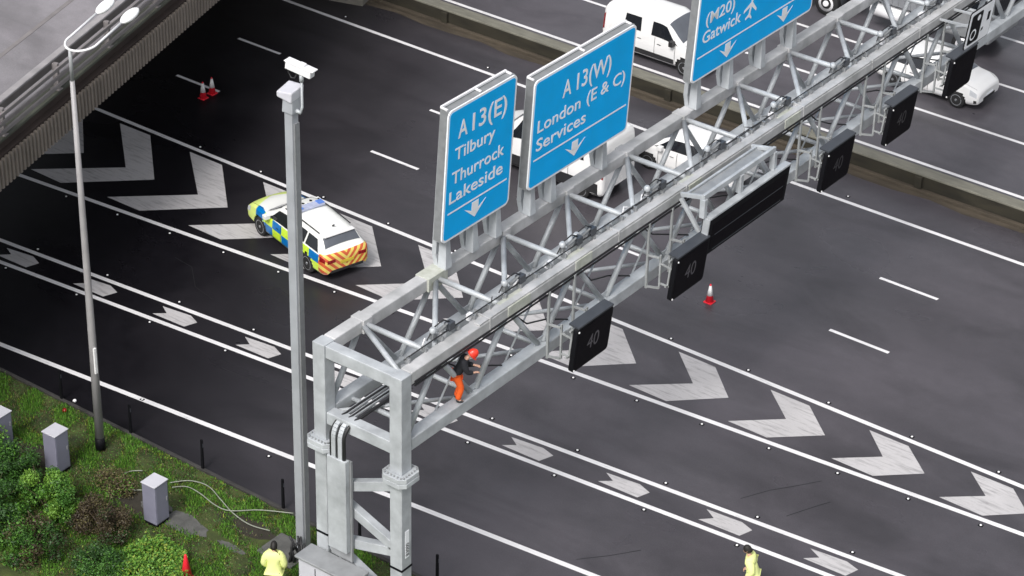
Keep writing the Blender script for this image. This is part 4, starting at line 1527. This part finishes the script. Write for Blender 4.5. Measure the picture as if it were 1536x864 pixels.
HATCH = [(-2.1, .42, .68, .78, .66, .56), (-2.06, .34, .86, .96, .80, .62), (-1.9, .30, .95, 1.10, .87, .62), (-1.55, .27, .97, 1.38, .885, .60), (-1.0, .25, .96, 1.45, .89, .62),
         (-.1, .24, .94, 1.47, .895, .64), (.48, .24, .93, 1.41, .895, .64), (1.30, .24, .91, 1.00, .885, .72), (1.66, .25, .87, .94, .88, .72), (1.90, .27, .78, .85, .85, .66), (2.05, .31, .68, .76, .80, .60), (2.10, .36, .60, .67, .74, .52)]
hatch_parts = [
    ('headlight', M['head'], skin_box(1.76, 2.02, 2.15, 3.0, -1)), ('headlight', M['head'], skin_box(1.76, 2.02, 2.15, 3.0, 1)),
    ('tail_light', M['tail'], skin_box(-2.02, -1.82, 2.4, 3.2, -1)), ('tail_light', M['tail'], skin_box(-2.02, -1.82, 2.4, 3.2, 1)),
    ('grille', M['trim'], lambda mb, sh: mb.box(2.06, 2.112, -.42, .42, .36, .47)),
    ('fog_lamp', M['trim'], skin_box(1.93, 2.03, .7, 1.5, -1)), ('fog_lamp', M['trim'], skin_box(1.93, 2.03, .7, 1.5, 1)),
    ('plate', M['sign_white'], lambda mb, sh: mb.box(2.113, 2.12, -.24, .24, .49, .58)),
    ('mirror', M['white_car'], lambda mb, sh: mb.box(.66, .84, -1.05, -.87, .93, 1.07)), ('mirror', M['white_car'], lambda mb, sh: mb.box(.66, .84, .87, 1.05, .93, 1.07)),
]
h1, _ = make_car('white_car', 'white hatchback driving on the opposite road, partly behind a square black signal', None, HATCH, (-1.28, 1.28), .31, .77, M['white_car'],
                 [(-1.60, -.75, -1.42, -.75), (-.68, 1.08, -.68, .55)], (.55, 1.24, 4.35), (-1.88, -1.60, 4.35), hatch_parts)
h1.location = (12.15, 16.38, .008)

h2, _ = make_car('white_car', 'white car in the lane beside the central wall, seen through the gantry lattice', None, HATCH, (-1.28, 1.28), .31, .77, M['white_car'],
                 [(-1.60, -.75, -1.42, -.75), (-.68, 1.08, -.68, .55)], (.55, 1.24, 4.35), (-1.88, -1.60, 4.35), hatch_parts)
h2.location = (8.85, 5.75, .008)
h2.rotation_euler = (0, 0, pi)

VAN = [(-2.2, .46, .80, 1.10, .78, .68), (-2.17, .34, 1.02, 1.62, .87, .74), (-2.05, .28, 1.10, 1.80, .91, .76), (-1.6, .26, 1.12, 1.86, .92, .77), (.25, .26, 1.10, 1.86, .92, .76), (.62, .26, 1.08, 1.74, .92, .72),
       (1.30, .26, 1.02, 1.16, .91, .76), (1.75, .27, .94, 1.05, .89, .72), (2.02, .30, .78, .90, .84, .62), (2.16, .34, .62, .72, .76, .52), (2.2, .40, .56, .62, .66, .46)]
van_parts = [
    ('headlight', M['head'], skin_box(1.86, 2.12, 2.3, 3.1, -1)), ('headlight', M['head'], skin_box(1.86, 2.12, 2.3, 3.1, 1)),
    ('tail_light', M['tail'], skin_box(-2.16, -2.08, 2.3, 3.6, -1)), ('tail_light', M['tail'], skin_box(-2.16, -2.08, 2.3, 3.6, 1)),
    ('side_trim', M['trim'], skin_box(-.95, .98, .95, 1.45, -1, .02)), ('side_trim', M['trim'], skin_box(-.95, .98, .95, 1.45, 1, .02)),
    ('grille', M['trim'], lambda mb, sh: mb.box(2.16, 2.21, -.45, .45, .38, .52)),
    ('mirror', M['trim'], lambda mb, sh: mb.box(.84, 1.00, -1.10, -.90, 1.06, 1.26)), ('mirror', M['trim'], lambda mb, sh: mb.box(.84, 1.00, .90, 1.10, 1.06, 1.26)),
]
v1, _ = make_car('small_van', 'small white van with dark side glass driving on the opposite road beyond the central wall', None, VAN, (-1.42, 1.42), .32, .80, M['white_car'],
                 [(-1.25, -.50, -1.18, -.52), (-.05, 1.12, -.02, .55)], (.60, 1.24, 4.35), None, van_parts)
v1.location = (3.2, 12.35, .008)


# tall van behind the blue signs
BIG = [(x * 1.2, a * 1.05, b * 1.18, c * 1.27, w * 1.07, wt * 1.12) for x, a, b, c, w, wt in VAN]
big_parts = [
    ('headlight', M['head'], skin_box(2.26, 2.55, 2.3, 3.1, -1)), ('headlight', M['head'], skin_box(2.26, 2.55, 2.3, 3.1, 1)),
    ('tail_light', M['tail'], skin_box(-2.61, -2.50, 2.3, 3.6, -1)), ('tail_light', M['tail'], skin_box(-2.61, -2.50, 2.3, 3.6, 1)),
    ('sill_trim', M['trim'], skin_box(-2.45, 2.2, .35, 1.75, -1)), ('sill_trim', M['trim'], skin_box(-2.45, 2.2, .35, 1.75, 1)),
    ('roof_vent', M['trim'], lambda mb, sh: mb.box(-1.3, -.8, -.3, .3, 2.38, 2.44)),
    ('mirror', M['trim'], lambda mb, sh: mb.box(1.05, 1.22, -1.20, -1.0, 1.25, 1.55)), ('mirror', M['trim'], lambda mb, sh: mb.box(1.05, 1.22, 1.0, 1.20, 1.25, 1.55)),
]
v2, _ = make_car('panel_van', 'tall white van with black lower sides, half hidden behind the two narrower blue signs', None, BIG, (-1.75, 1.72), .36, .86, M['white_car'],
                 [(-1.85, -.65, -1.80, -.65), (-.1, 1.35, -.1, .70)], (.72, 1.48, 4.35), None, big_parts)
v2.location = (5.25, 2.75, .008)
v2.rotation_euler = (0, 0, pi)


# lorry on the far lane, seen through the lattice
def lorry():
    root = empty('lorry', (8.4, 20.35, .008), 0, 'grey ribbed lorry with a dark cab passing beyond the far end of the gantry', 'lorry')
    W = 1.25
    mb = MB(); mb.box(-4.6, 2.0, -W, W, 1.25, 3.6)
    mb.build('box_body', M['lorry_grey'], root, local=True, bevel=.03)
    mb = MB()
    for k in range(27):
        x = -4.5 + .25 * k
        if x < 1.95: mb.box(x, x + .05, -W - .025, -W - .002, 1.3, 3.55)
    mb.build('side_ribs', M['lorry_grey'], root, local=True)
    mb = MB(); mb.box(2.25, 4.3, -W + .04, W - .04, .8, 3.2)
    mb.build('cab', M['back'], root, local=True, bevel=.10)
    mb = MB(); mb.box(.6, 2.0, -W - .03, W + .03, 3.0, 3.66)
    mb.build('blue_panel', M['lorry_blue'], root, local=True)
    mb = MB(); mb.box(3.2, 4.05, -W + .015, -W + .036, 1.95, 2.7)
    mb.build('side_window', M['glass'], root, local=True)
    mb = MB(); mb.box(4.302, 4.32, -1.05, 1.05, 1.9, 2.8)
    mb.build('windscreen', M['glass'], root, local=True)
    mb = MB(); mb.box(-4.4, 4.1, -.5, .5, .75, 1.2)
    mb.build('chassis', M['trim'], root, local=True)
    mb = MB(); mb.tube([(-.6, -1.0, .85), (1.2, -1.0, .85)], .28, 14)
    mb.build('fuel_tank', M['white_metal'], root, local=True)
    for x in (-3.7, -2.5, 3.3):
        for sd in (-1, 1):
            mb = MB(); mb.lathe([(.34, -.15), (.48, -.14), (.50, -.10), (.50, .10), (.48, .14), (.34, .15)], (x, sd * 1.05, .50), 'y', 26)
            wh = mb.build('wheel', M['tyre'], root, local=True)
            mb = MB(); mb.lathe([(.10, -.17), (.12, -.10), (.32, -.12), (.32, .0)] if sd < 0 else [(.32, .0), (.32, .12), (.12, .10), (.10, .17)], (x, sd * 1.09, .50), 'y', 18)
            mb.build('rim', M['white_metal'], wh, local=True)


lorry()


# ------------------------------------------------------------------ people
def skin_mesh(name, verts, edges, radii, m, parent, sub=2):
    me = bpy.data.meshes.new(name)
    me.from_pydata([tuple(v) for v in verts], edges, [])
    o = bpy.data.objects.new(name, me)
    COL.objects.link(o)
    me.materials.append(m)
    o.parent = parent
    sk = o.modifiers.new('skin', 'SKIN')
    sk.use_smooth_shade = True
    me.skin_vertices  # ensure layer
    for i, r in enumerate(radii):
        r = r if isinstance(r, tuple) else (r, r)
        me.skin_vertices[0].data[i].radius = r
    me.skin_vertices[0].data[0].use_root = True
    s = o.modifiers.new('sub', 'SUBSURF')
    s.levels = s.render_levels = sub
    # bake to a plain mesh
    dg = bpy.context.evaluated_depsgraph_get()
    dg.update()
    me2 = bpy.data.meshes.new_from_object(o.evaluated_get(dg))
    o.modifiers.clear()
    o.data = me2
    if not me2.materials: me2.materials.append(m)
    return o


def chain(J, names, radii):
    pass


def person(loc, rz, J, label, jacket_m, trouser_m, hat_m, hair=False, tape=False, group=None, bulk=1.0):
    """J: joint dict in local metres, x forward, y left"""
    root = empty('person', loc, rz, label, 'person', group)
    V = {k: Vector(v) for k, v in J.items()}
    names = ['pelvis', 'waist', 'chest', 'neck', 'skull', 'hipL', 'kneeL', 'ankL', 'toeL', 'hipR', 'kneeR', 'ankR', 'toeR', 'shL', 'elL', 'wrL', 'paL', 'shR', 'elR', 'wrR', 'paR']
    rad = dict(pelvis=(.13, .10), waist=(.12, .09), chest=(.15, .10), neck=.055, skull=.05, hipL=.085, kneeL=.06, ankL=.042, toeL=.03, hipR=.085, kneeR=.06, ankR=.042, toeR=.03,
               shL=.06, elL=.045, wrL=.03, paL=.03, shR=.06, elR=.045, wrR=.03, paR=.03)
    idx = {n_: i for i, n_ in enumerate(names)}
    E_ = [('pelvis', 'waist'), ('waist', 'chest'), ('chest', 'neck'), ('neck', 'skull'), ('pelvis', 'hipL'), ('hipL', 'kneeL'), ('kneeL', 'ankL'), ('ankL', 'toeL'),
          ('pelvis', 'hipR'), ('hipR', 'kneeR'), ('kneeR', 'ankR'), ('ankR', 'toeR'), ('chest', 'shL'), ('shL', 'elL'), ('elL', 'wrL'), ('wrL', 'paL'), ('chest', 'shR'), ('shR', 'elR'), ('elR', 'wrR'), ('wrR', 'paR')]
    vs = [V[n_] for n_ in names]
    ed = [(idx[a], idx[b]) for a, b in E_]
    rr = [rad[n_] for n_ in names]
    # fingers on both hands
    for s_ in ('L', 'R'):
        w, p = V['wr' + s_], V['pa' + s_]
        d = (p - w).normalized()
        sd = d.cross(Vector((0, 0, 1)))
        if sd.length < .1: sd = Vector((0, 1, 0))
        sd.normalize()
        dn = d.cross(sd).normalized()
        if dn.z > 0: dn = -dn
        for k, ln in enumerate((.070, .080, .075, .060)):
            a = len(vs)
            base = p + sd * ((k - 1.5) * .021) + d * .03
            vs += [base, base + d * ln * .55 + dn * .012, base + d * ln * .85 + dn * .04]
            rr += [.011, .009, .008]
            ed += [(idx['pa' + s_], a), (a, a + 1), (a + 1, a + 2)]
        a = len(vs)
        b = p - sd * .035 - d * .02
        vs += [b, b - sd * .02 + d * .035 + dn * .01]
        rr += [.013, .010]
        ed += [(idx['pa' + s_], a), (a, a + 1)]
    body = skin_mesh('body', vs, ed, rr, M['skin'], root, 1)
    # head: shaped ovoid with nose, brow and ears, part of the figure
    hc = V['skull']
    hd_ = (V['look']).normalized() if 'look' in V else Vector((1, 0, 0))
    upv = (V['skull'] - V['neck']).normalized()
    sdv = upv.cross(hd_).normalized()
    hdv = sdv.cross(upv).normalized()
    mb = MB()
    c = hc + upv * .08
    rings = []
    for i in range(9):
        ph = pi * i / 8
        ring_ = []
        for k in range(14):
            th = 2 * pi * k / 14
            x = sin(ph) * cos(th) * .098; y = sin(ph) * sin(th) * .077; z = cos(ph) * .122
            if z < 0: x *= .92; y *= (1 + z * 1.6)
            if cos(th) > .9 and abs(z + .01) < .04: x += .018     # nose
            ring_.append(mb.bm.verts.new(c + hdv * x + sdv * y + upv * z))
        rings.append(ring_)
    for a_, b_ in zip(rings, rings[1:]):
        for k in range(14):
            f = mb.bm.faces.new((a_[k], a_[(k + 1) % 14], b_[(k + 1) % 14], b_[k])); f.smooth = True
    for sg_ in (-1, 1):
        mb.lathe([(.004, -.012), (.022, 0), (.004, .012)], c + sdv * (sg_ * .078) - upv * .01, 'y', 8)
    h = mb.build('face', M['skin'], root, local=True)
    mb = MB()
    for sg_ in (-1, 1): mb.lathe([(.004, -.004), (.010, 0), (.004, .004)], c + sdv * (sg_ * .032) + hdv * .088 + upv * .01, 'x', 8)
    mb.build('eyes', M['hair'], h, local=True)
    # hair or helmet
    mb = MB()
    rings = []
    kk = 1.13 if hair else 1.32
    for i in range(6):
        ph = pi * .56 * i / 5
        ring_ = []
        for k in range(16):
            th = 2 * pi * k / 16
            x = sin(ph) * cos(th) * .100 * kk - (.012 if hair else 0); y = sin(ph) * sin(th) * .080 * kk; z = cos(ph) * .122 * kk * (1.0 if hair else .95)
            if hair and cos(th) < .2 and i >= 4: z -= .05
            ring_.append(mb.bm.verts.new(c + hdv * x + sdv * y + upv * (z + .008)))
        rings.append(ring_)
    for a_, b_ in zip(rings, rings[1:]):
        for k in range(16):
            f = mb.bm.faces.new((a_[k], a_[(k + 1) % 16], b_[(k + 1) % 16], b_[k])); f.smooth = True
    if not hair:
        low = rings[-1]
        ou = [mb.bm.verts.new(v.co + (v.co - c).normalized() * .022 + (hdv * .03 if (v.co - c).dot(hdv) > .06 else Vector((0, 0, 0)))) for v in low]
        for k in range(16): mb.bm.faces.new((low[k], low[(k + 1) % 16], ou[(k + 1) % 16], ou[k]))
    ho = mb.build('hair' if hair else 'helmet', hat_m, root, local=True)
    so = ho.modifiers.new('solid', 'SOLIDIFY'); so.thickness = .008
    # jacket
    nm = ['waist', 'chest', 'neck', 'shL', 'elL', 'wrL', 'shR', 'elR', 'wrR', 'hem']
    V['hem'] = V['waist'] + (V['pelvis'] - V['waist']) * 1.25
    col = V['neck'] - (V['neck'] - V['chest']) * .25
    pos = {**V, 'neck': col}
    jr = dict(waist=(.175, .135), chest=(.185, .14), neck=.085, shL=.10, elL=.072, wrL=.058, shR=.10, elR=.072, wrR=.058, hem=(.185, .14))
    ix = {n_: i for i, n_ in enumerate(nm)}
    wl = lambda s_: V['el' + s_] + (V['wr' + s_] - V['el' + s_]) * .93
    pos['wrL'], pos['wrR'] = wl('L'), wl('R')
    jr = {k_: (tuple(q * bulk for q in r_) if isinstance(r_, tuple) else r_ * bulk) for k_, r_ in jr.items()}
    skin_mesh('jacket', [pos[n_] for n_ in nm], [(ix[a], ix[b]) for a, b in (('waist', 'chest'), ('chest', 'neck'), ('chest', 'shL'), ('shL', 'elL'), ('elL', 'wrL'), ('chest', 'shR'), ('shR', 'elR'), ('elR', 'wrR'), ('waist', 'hem'))],
              [jr[n_] for n_ in nm], jacket_m, root, 2)
    # trousers
    nm = ['pelvis', 'hipL', 'kneeL', 'ankL', 'hipR', 'kneeR', 'ankR']
    tr_ = dict(pelvis=(.15, .12), hipL=.115, kneeL=.088, ankL=.075, hipR=.115, kneeR=.088, ankR=.075)
    ix = {n_: i for i, n_ in enumerate(nm)}
    skin_mesh('trousers', [V[n_] for n_ in nm], [(ix[a], ix[b]) for a, b in (('pelvis', 'hipL'), ('hipL', 'kneeL'), ('kneeL', 'ankL'), ('pelvis', 'hipR'), ('hipR', 'kneeR'), ('kneeR', 'ankR'))],
              [tr_[n_] for n_ in nm], trouser_m, root, 2)
    for s_ in ('L', 'R'):
        a, t = V['ank' + s_], V['toe' + s_]
        skin_mesh('boot', [a + Vector((0, 0, .03)), a + Vector((0, 0, -.045)), t + Vector((0, 0, .005))], [(0, 1), (1, 2)], [.055, .05, .045], M['boot'], root, 2)
    if tape:
        for t_ in (.35, .9):
            ctr_ = V['waist'] + (V['chest'] - V['waist']) * (t_ - .2)
            ax = (V['chest'] - V['waist']).normalized()
            mb = MB()
            mb.lathe([(.178, -.022), (.182, 0), (.178, .022)], (0, 0, 0), 'z', 22)
            q_ = ax.to_track_quat('Z', 'Y')
            for v_ in mb.bm.verts:
                v_.co.x *= .80; v_.co.y *= 1.06
                v_.co = ctr_ + q_ @ v_.co
            mb.build('reflective_band', M['reflect'], root, local=True)
    return root


def stand(lean=0.0, armL=None, armR=None):
    J = dict(pelvis=(0, 0, .95), waist=(.01 + lean * .2, 0, 1.10), chest=(.02 + lean * .6, 0, 1.36), neck=(.02 + lean * .9, 0, 1.53), skull=(.04 + lean, 0, 1.60),
             hipL=(0, .09, .90), kneeL=(.03, .10, .50), ankL=(-.02, .11, .09), toeL=(.14, .13, .05), hipR=(0, -.09, .90), kneeR=(.03, -.10, .50), ankR=(-.02, -.11, .09), toeR=(.14, -.13, .05),
             shL=(.02 + lean * .7, .19, 1.44), elL=(.0, .27, 1.16), wrL=(.16, .22, .98), paL=(.22, .20, .93),
             shR=(.02 + lean * .7, -.19, 1.44), elR=(.0, -.27, 1.16), wrR=(.16, -.22, .98), paR=(.22, -.20, .93), look=(1, 0, -.1))
    if armL: J['elL'], J['wrL'], J['paL'] = armL
    if armR: J['elR'], J['wrR'], J['paR'] = armR
    return J


p1 = ground_at(410, 816, 1.78)
person((p1.x, p1.y, 0.0), R(120), stand(), 'dark haired person in a bright yellow jacket standing near the foot of the camera mast', M['hivis'], M['navy'], M['hair'], hair=True, bulk=1.3)
p2 = ground_at(1133, 822, 1.76)
person((p2.x, p2.y, .004), R(205), stand(.12), 'dark haired person in a yellow jacket standing on the road below the double line', M['hivis'], M['hivis'], M['hair'], hair=True, bulk=1.3)
# worker crouching on the bottom chord of the gantry, facing the traffic side
W3 = dict(pelvis=(-.06, 0, .80), waist=(.0, 0, .93), chest=(.11, .0, 1.13), neck=(.21, 0, 1.25), skull=(.27, 0, 1.30),
          hipL=(-.05, .075, .76), kneeL=(.06, .08, .43), ankL=(-.05, .08, .09), toeL=(.09, .10, .05), hipR=(-.05, -.075, .76), kneeR=(.07, -.07, .42), ankR=(-.02, -.08, .09), toeR=(.12, -.09, .05),
          shL=(.12, .15, 1.18), elL=(.22, .18, .96), wrL=(.38, .13, .95), paL=(.44, .11, .95), shR=(.12, -.15, 1.18), elR=(.20, -.19, .94), wrR=(.36, -.13, .90), paR=(.42, -.11, .90), look=(.9, 0, -.45))
person((17.12, -17.62, GB + CH - .02), R(40), W3, 'worker in orange trousers and red helmet leaning inside the gantry lattice', M['dark_cloth'], M['orange'], M['helmet'], hair=False, tape=False)


# ------------------------------------------------------------------ vegetation
def leaf_cloud(mb, fn_points, size, nmat, drop=0.0):
    for p, nrm, mi in fn_points:
        s_ = size * random.uniform(.6, 1.4)
        a = Vector((random.gauss(0, 1), random.gauss(0, 1), random.gauss(0, .6))).normalized()
        b = a.cross(nrm + Vector((random.gauss(0, .4), random.gauss(0, .4), random.gauss(0, .4)))).normalized()
        v = [p - a * s_ * .5, p + b * s_ * .28, p + a * s_ * .6, p - b * s_ * .28]
        vs_ = [mb.bm.verts.new(q) for q in v]
        f = mb.bm.faces.new(vs_)
        f.material_index = mi


def bush(x, y, rx, ry, h, label, tones, n=6000, leaf=.07, seed=1, twigs=10):
    random.seed(seed)
    root = empty('bush', (x, y, 0), 0, label, 'bush', None)
    mb = MB()
    for k in range(twigs):
        a = random.uniform(0, 2 * pi)
        r_ = random.uniform(.3, .8)
        P = [(x, y, 0), (x + cos(a) * rx * r_ * .4, y + sin(a) * ry * r_ * .4, h * .45), (x + cos(a) * rx * r_, y + sin(a) * ry * r_, h * random.uniform(.7, 1.0))]
        mb.tube(P, .018, 5, r1=.006)
    mb.build('stems', M['stem'], root)
    clumps = []
    for k in range(34):
        a = random.uniform(0, 2 * pi)
        el = random.uniform(.05, 1.0)
        rr_ = random.uniform(.45, .92)
        clumps.append((x + cos(a) * rx * rr_ * math.sqrt(1 - el * el * .8), y + sin(a) * ry * rr_ * math.sqrt(1 - el * el * .8), h * el * random.uniform(.75, .98), random.uniform(.16, .34), random.choice(tones[0]), random.choice(tones[1])))
    pts = []
    for k in range(n):
        cx, cy, cz, cr_, m1, m2 = random.choice(clumps)
        d = Vector((random.gauss(0, 1), random.gauss(0, 1), random.gauss(0, 1))).normalized()
        rad_ = cr_ * random.uniform(.35, 1.1)
        p = Vector((cx, cy, cz)) + d * rad_
        if p.z < .02: p.z = random.uniform(.02, .2)
        pts.append((p, d, m1 if random.random() < .65 else m2))
    mb = MB()
    leaf_cloud(mb, pts, leaf, 8)
    mb.build('foliage', [M['leaf%d' % i] for i in range(8)], root, fixn=False)
    return root


G1 = ((0, 1, 1, 2), (0, 2, 3)); GD = ((0, 3, 3), (0, 1, 3)); BR = ((4, 6, 6, 4), (5, 6, 3)); GB_ = ((1, 2, 2, 7), (1, 0, 7))
bush(6.05, -21.15, 1.15, .90, 1.25, 'rounded bright green bush in front of the two grey cabinets, beside the brown bush', G1, 16000, .060, 11)
bush(7.75, -20.85, 1.0, .75, .95, 'dry brown bush between the green bush and the cabinet with cables', BR, 13000, .050, 12)
bush(4.3, -20.75, .75, .75, 1.1, 'dark green bush below the cabinet next to the street lamp', GD, 10000, .065, 13)
bush(2.85, -20.5, .95, .70, 1.05, 'light green leafy bush covering the half hidden cabinet', G1, 12000, .065, 14)
bush(5.0, -22.4, 1.4, .8, 1.3, 'dark leafy bush low on the verge behind the rounded bright bush', GD, 12000, .065, 15)
bush(7.0, -22.6, 1.3, .8, .9, 'low mixed brown and green bush at the very bottom of the verge', ((4, 3, 0), (6, 0, 1)), 10000, .06, 16)
bush(6.6, -19.2, .70, .45, .32, 'small straw coloured tuft between the two grey cabinets', ((5, 5, 4), (4, 1)), 3000, .055, 17)
bush(9.0, -22.2, 1.0, .7, .6, 'low dark green bush beside the bright plants and the plain red cone', GD, 7000, .06, 18)
# bright green plants at the bottom: one mass
random.seed(31)
mb = MB()
pts = []
for k in range(34000):
    x = random.uniform(9.0, 14.2); y = random.uniform(-23.6, -20.2)
    edge = -20.45 + .35 * sin(x * 2.1) - .42 * max(0, x - 10.5)
    if y > edge: continue
    hh = .15 + .22 * (0.5 + .5 * sin(x * 3.3 + y * 2.0)) * (0.6 + .4 * sin(x * 7.1 - y * 5))
    p = Vector((x, y, random.uniform(.02, hh + .1)))
    pts.append((p, Vector((0, 0, 1)), random.choice((1, 2, 7, 2, 0, 1))))
leaf_cloud(mb, pts, .075, 8)
tag(mb.build('ground_cover', [M['leaf%d' % i] for i in range(8)], fixn=False), 'dense bright green low plants at the bottom of the verge', 'plants', None, 'stuff')

# grass: patchy, with bare places near the cabinets
def bare(x, y):
    v = 0.0
    for cx, cy, rx, ry in ((9.2, -19.2, .9, .42), (4.1, -19.4, .9, .35), (7.6, -19.4, 1.2, .4), (11.6, -18.5, .8, .5), (10.2, -19.2, 1.0, .25), (10.8, -18.25, .9, .25)):
        d = ((x - cx) / rx) ** 2 + ((y - cy) / ry) ** 2
        v = max(v, 1.25 - d)
    return v


random.seed(5)
mb = MB()
for k in range(150000):
    x = random.uniform(-1.5, 19.5); y = random.uniform(-23.5, YE - .10)
    if random.random() < bare(x, y): continue
    pn = sin(x * 1.9 + y * 3.1) * cos(x * 2.7 - y * 1.3) + .5 * sin(x * 5.1 + y * 4.7)
    if pn < -.55 and random.random() < .6: continue
    hh = random.uniform(.02, .075) * (1.2 + .7 * pn)
    a = random.uniform(0, 2 * pi); w_ = random.uniform(.010, .022)
    ln = random.uniform(0, .05)
    b = random.uniform(0, 2 * pi)
    p = Vector((x, y, 0))
    mi = random.choice((0, 1, 1, 2)) if pn > .1 else random.choice((0, 3, 4, 5, 1)) if pn < -.2 else random.choice((0, 1, 4, 7))
    vs_ = [mb.bm.verts.new(q) for q in (p + Vector((cos(a) * w_, sin(a) * w_, 0)), p - Vector((cos(a) * w_, sin(a) * w_, 0)), p + Vector((cos(b) * ln, sin(b) * ln, max(.015, hh))))]
    f = mb.bm.faces.new(vs_); f.material_index = mi
tag(mb.build('grass', [M['leaf%d' % i] for i in range(8)], fixn=False), 'short patchy grass and moss on the verge', 'grass', None, 'stuff')
# bare soil and paving patches
def blob(name, cx, cy, rx, ry, z, m, seed):
    random.seed(seed)
    mb = MB()
    P = []
    for k in range(22):
        a = 2 * pi * k / 22
        r_ = 1 + random.uniform(-.2, .2)
        P.append((cx + cos(a) * rx * r_, cy + sin(a) * ry * r_, z))
    mb.poly(P)
    return tag(mb.build(name, m, fixn=False), kind='structure')


blob('bare_soil', 7.6, -19.4, 1.3, .45, .004, M['mud'], 1)
blob('bare_soil', 10.6, -18.3, 1.1, .35, .004, M['mud'], 2)
blob('bare_soil', 4.1, -19.4, 1.0, .4, .004, M['mud'], 3)
blob('old_paving', 9.25, -19.25, .85, .33, .008, M['slab'], 4)
blob('old_paving', 8.1, -19.2, .5, .28, .008, M['slab'], 5)
blob('old_paving', 10.9, -19.25, .45, .12, .008, M['slab'], 6)
sl = MB(); sl.box(11.55, 12.75, -19.0, -18.0, 0.0, .07)
tag(sl.build('concrete_pad', M['slab'], bevel=.02), kind='structure')

# loose pale cables on the verge
def verge_cable(px_pts, label, r=.016):
    P = [ground_at(a, b, .10) for a, b in px_pts]
    # smooth
    Q = []
    for i in range(len(P) - 1):
        p0, p1_, p2_, p3 = P[max(0, i - 1)], P[i], P[i + 1], P[min(len(P) - 1, i + 2)]
        for k in range(6):
            t = k / 6
            Q.append(.5 * ((2 * p1_) + (p2_ - p0) * t + (2 * p0 - 5 * p1_ + 4 * p2_ - p3) * t * t + (3 * p1_ - p0 - 3 * p2_ + p3) * t ** 3))
    Q.append(P[-1])
    mb = MB(); mb.tube(Q, r, 6)
    tag(mb.build('loose_cable', M['pale_cable']), label, 'cable', None)


verge_cable([(255, 724), (285, 721), (312, 729), (330, 748), (350, 770), (375, 787), (405, 796)], 'pale cable looping from the cabinet down to the concrete pad')
verge_cable([(258, 731), (280, 730), (300, 740), (322, 757), (345, 766), (390, 765), (440, 770)], 'pale cable running from the cabinet across to the mast')
verge_cable([(214, 706), (195, 707), (180, 716), (188, 733), (214, 735)], 'pale cable loop lying behind the cabinet with cables')
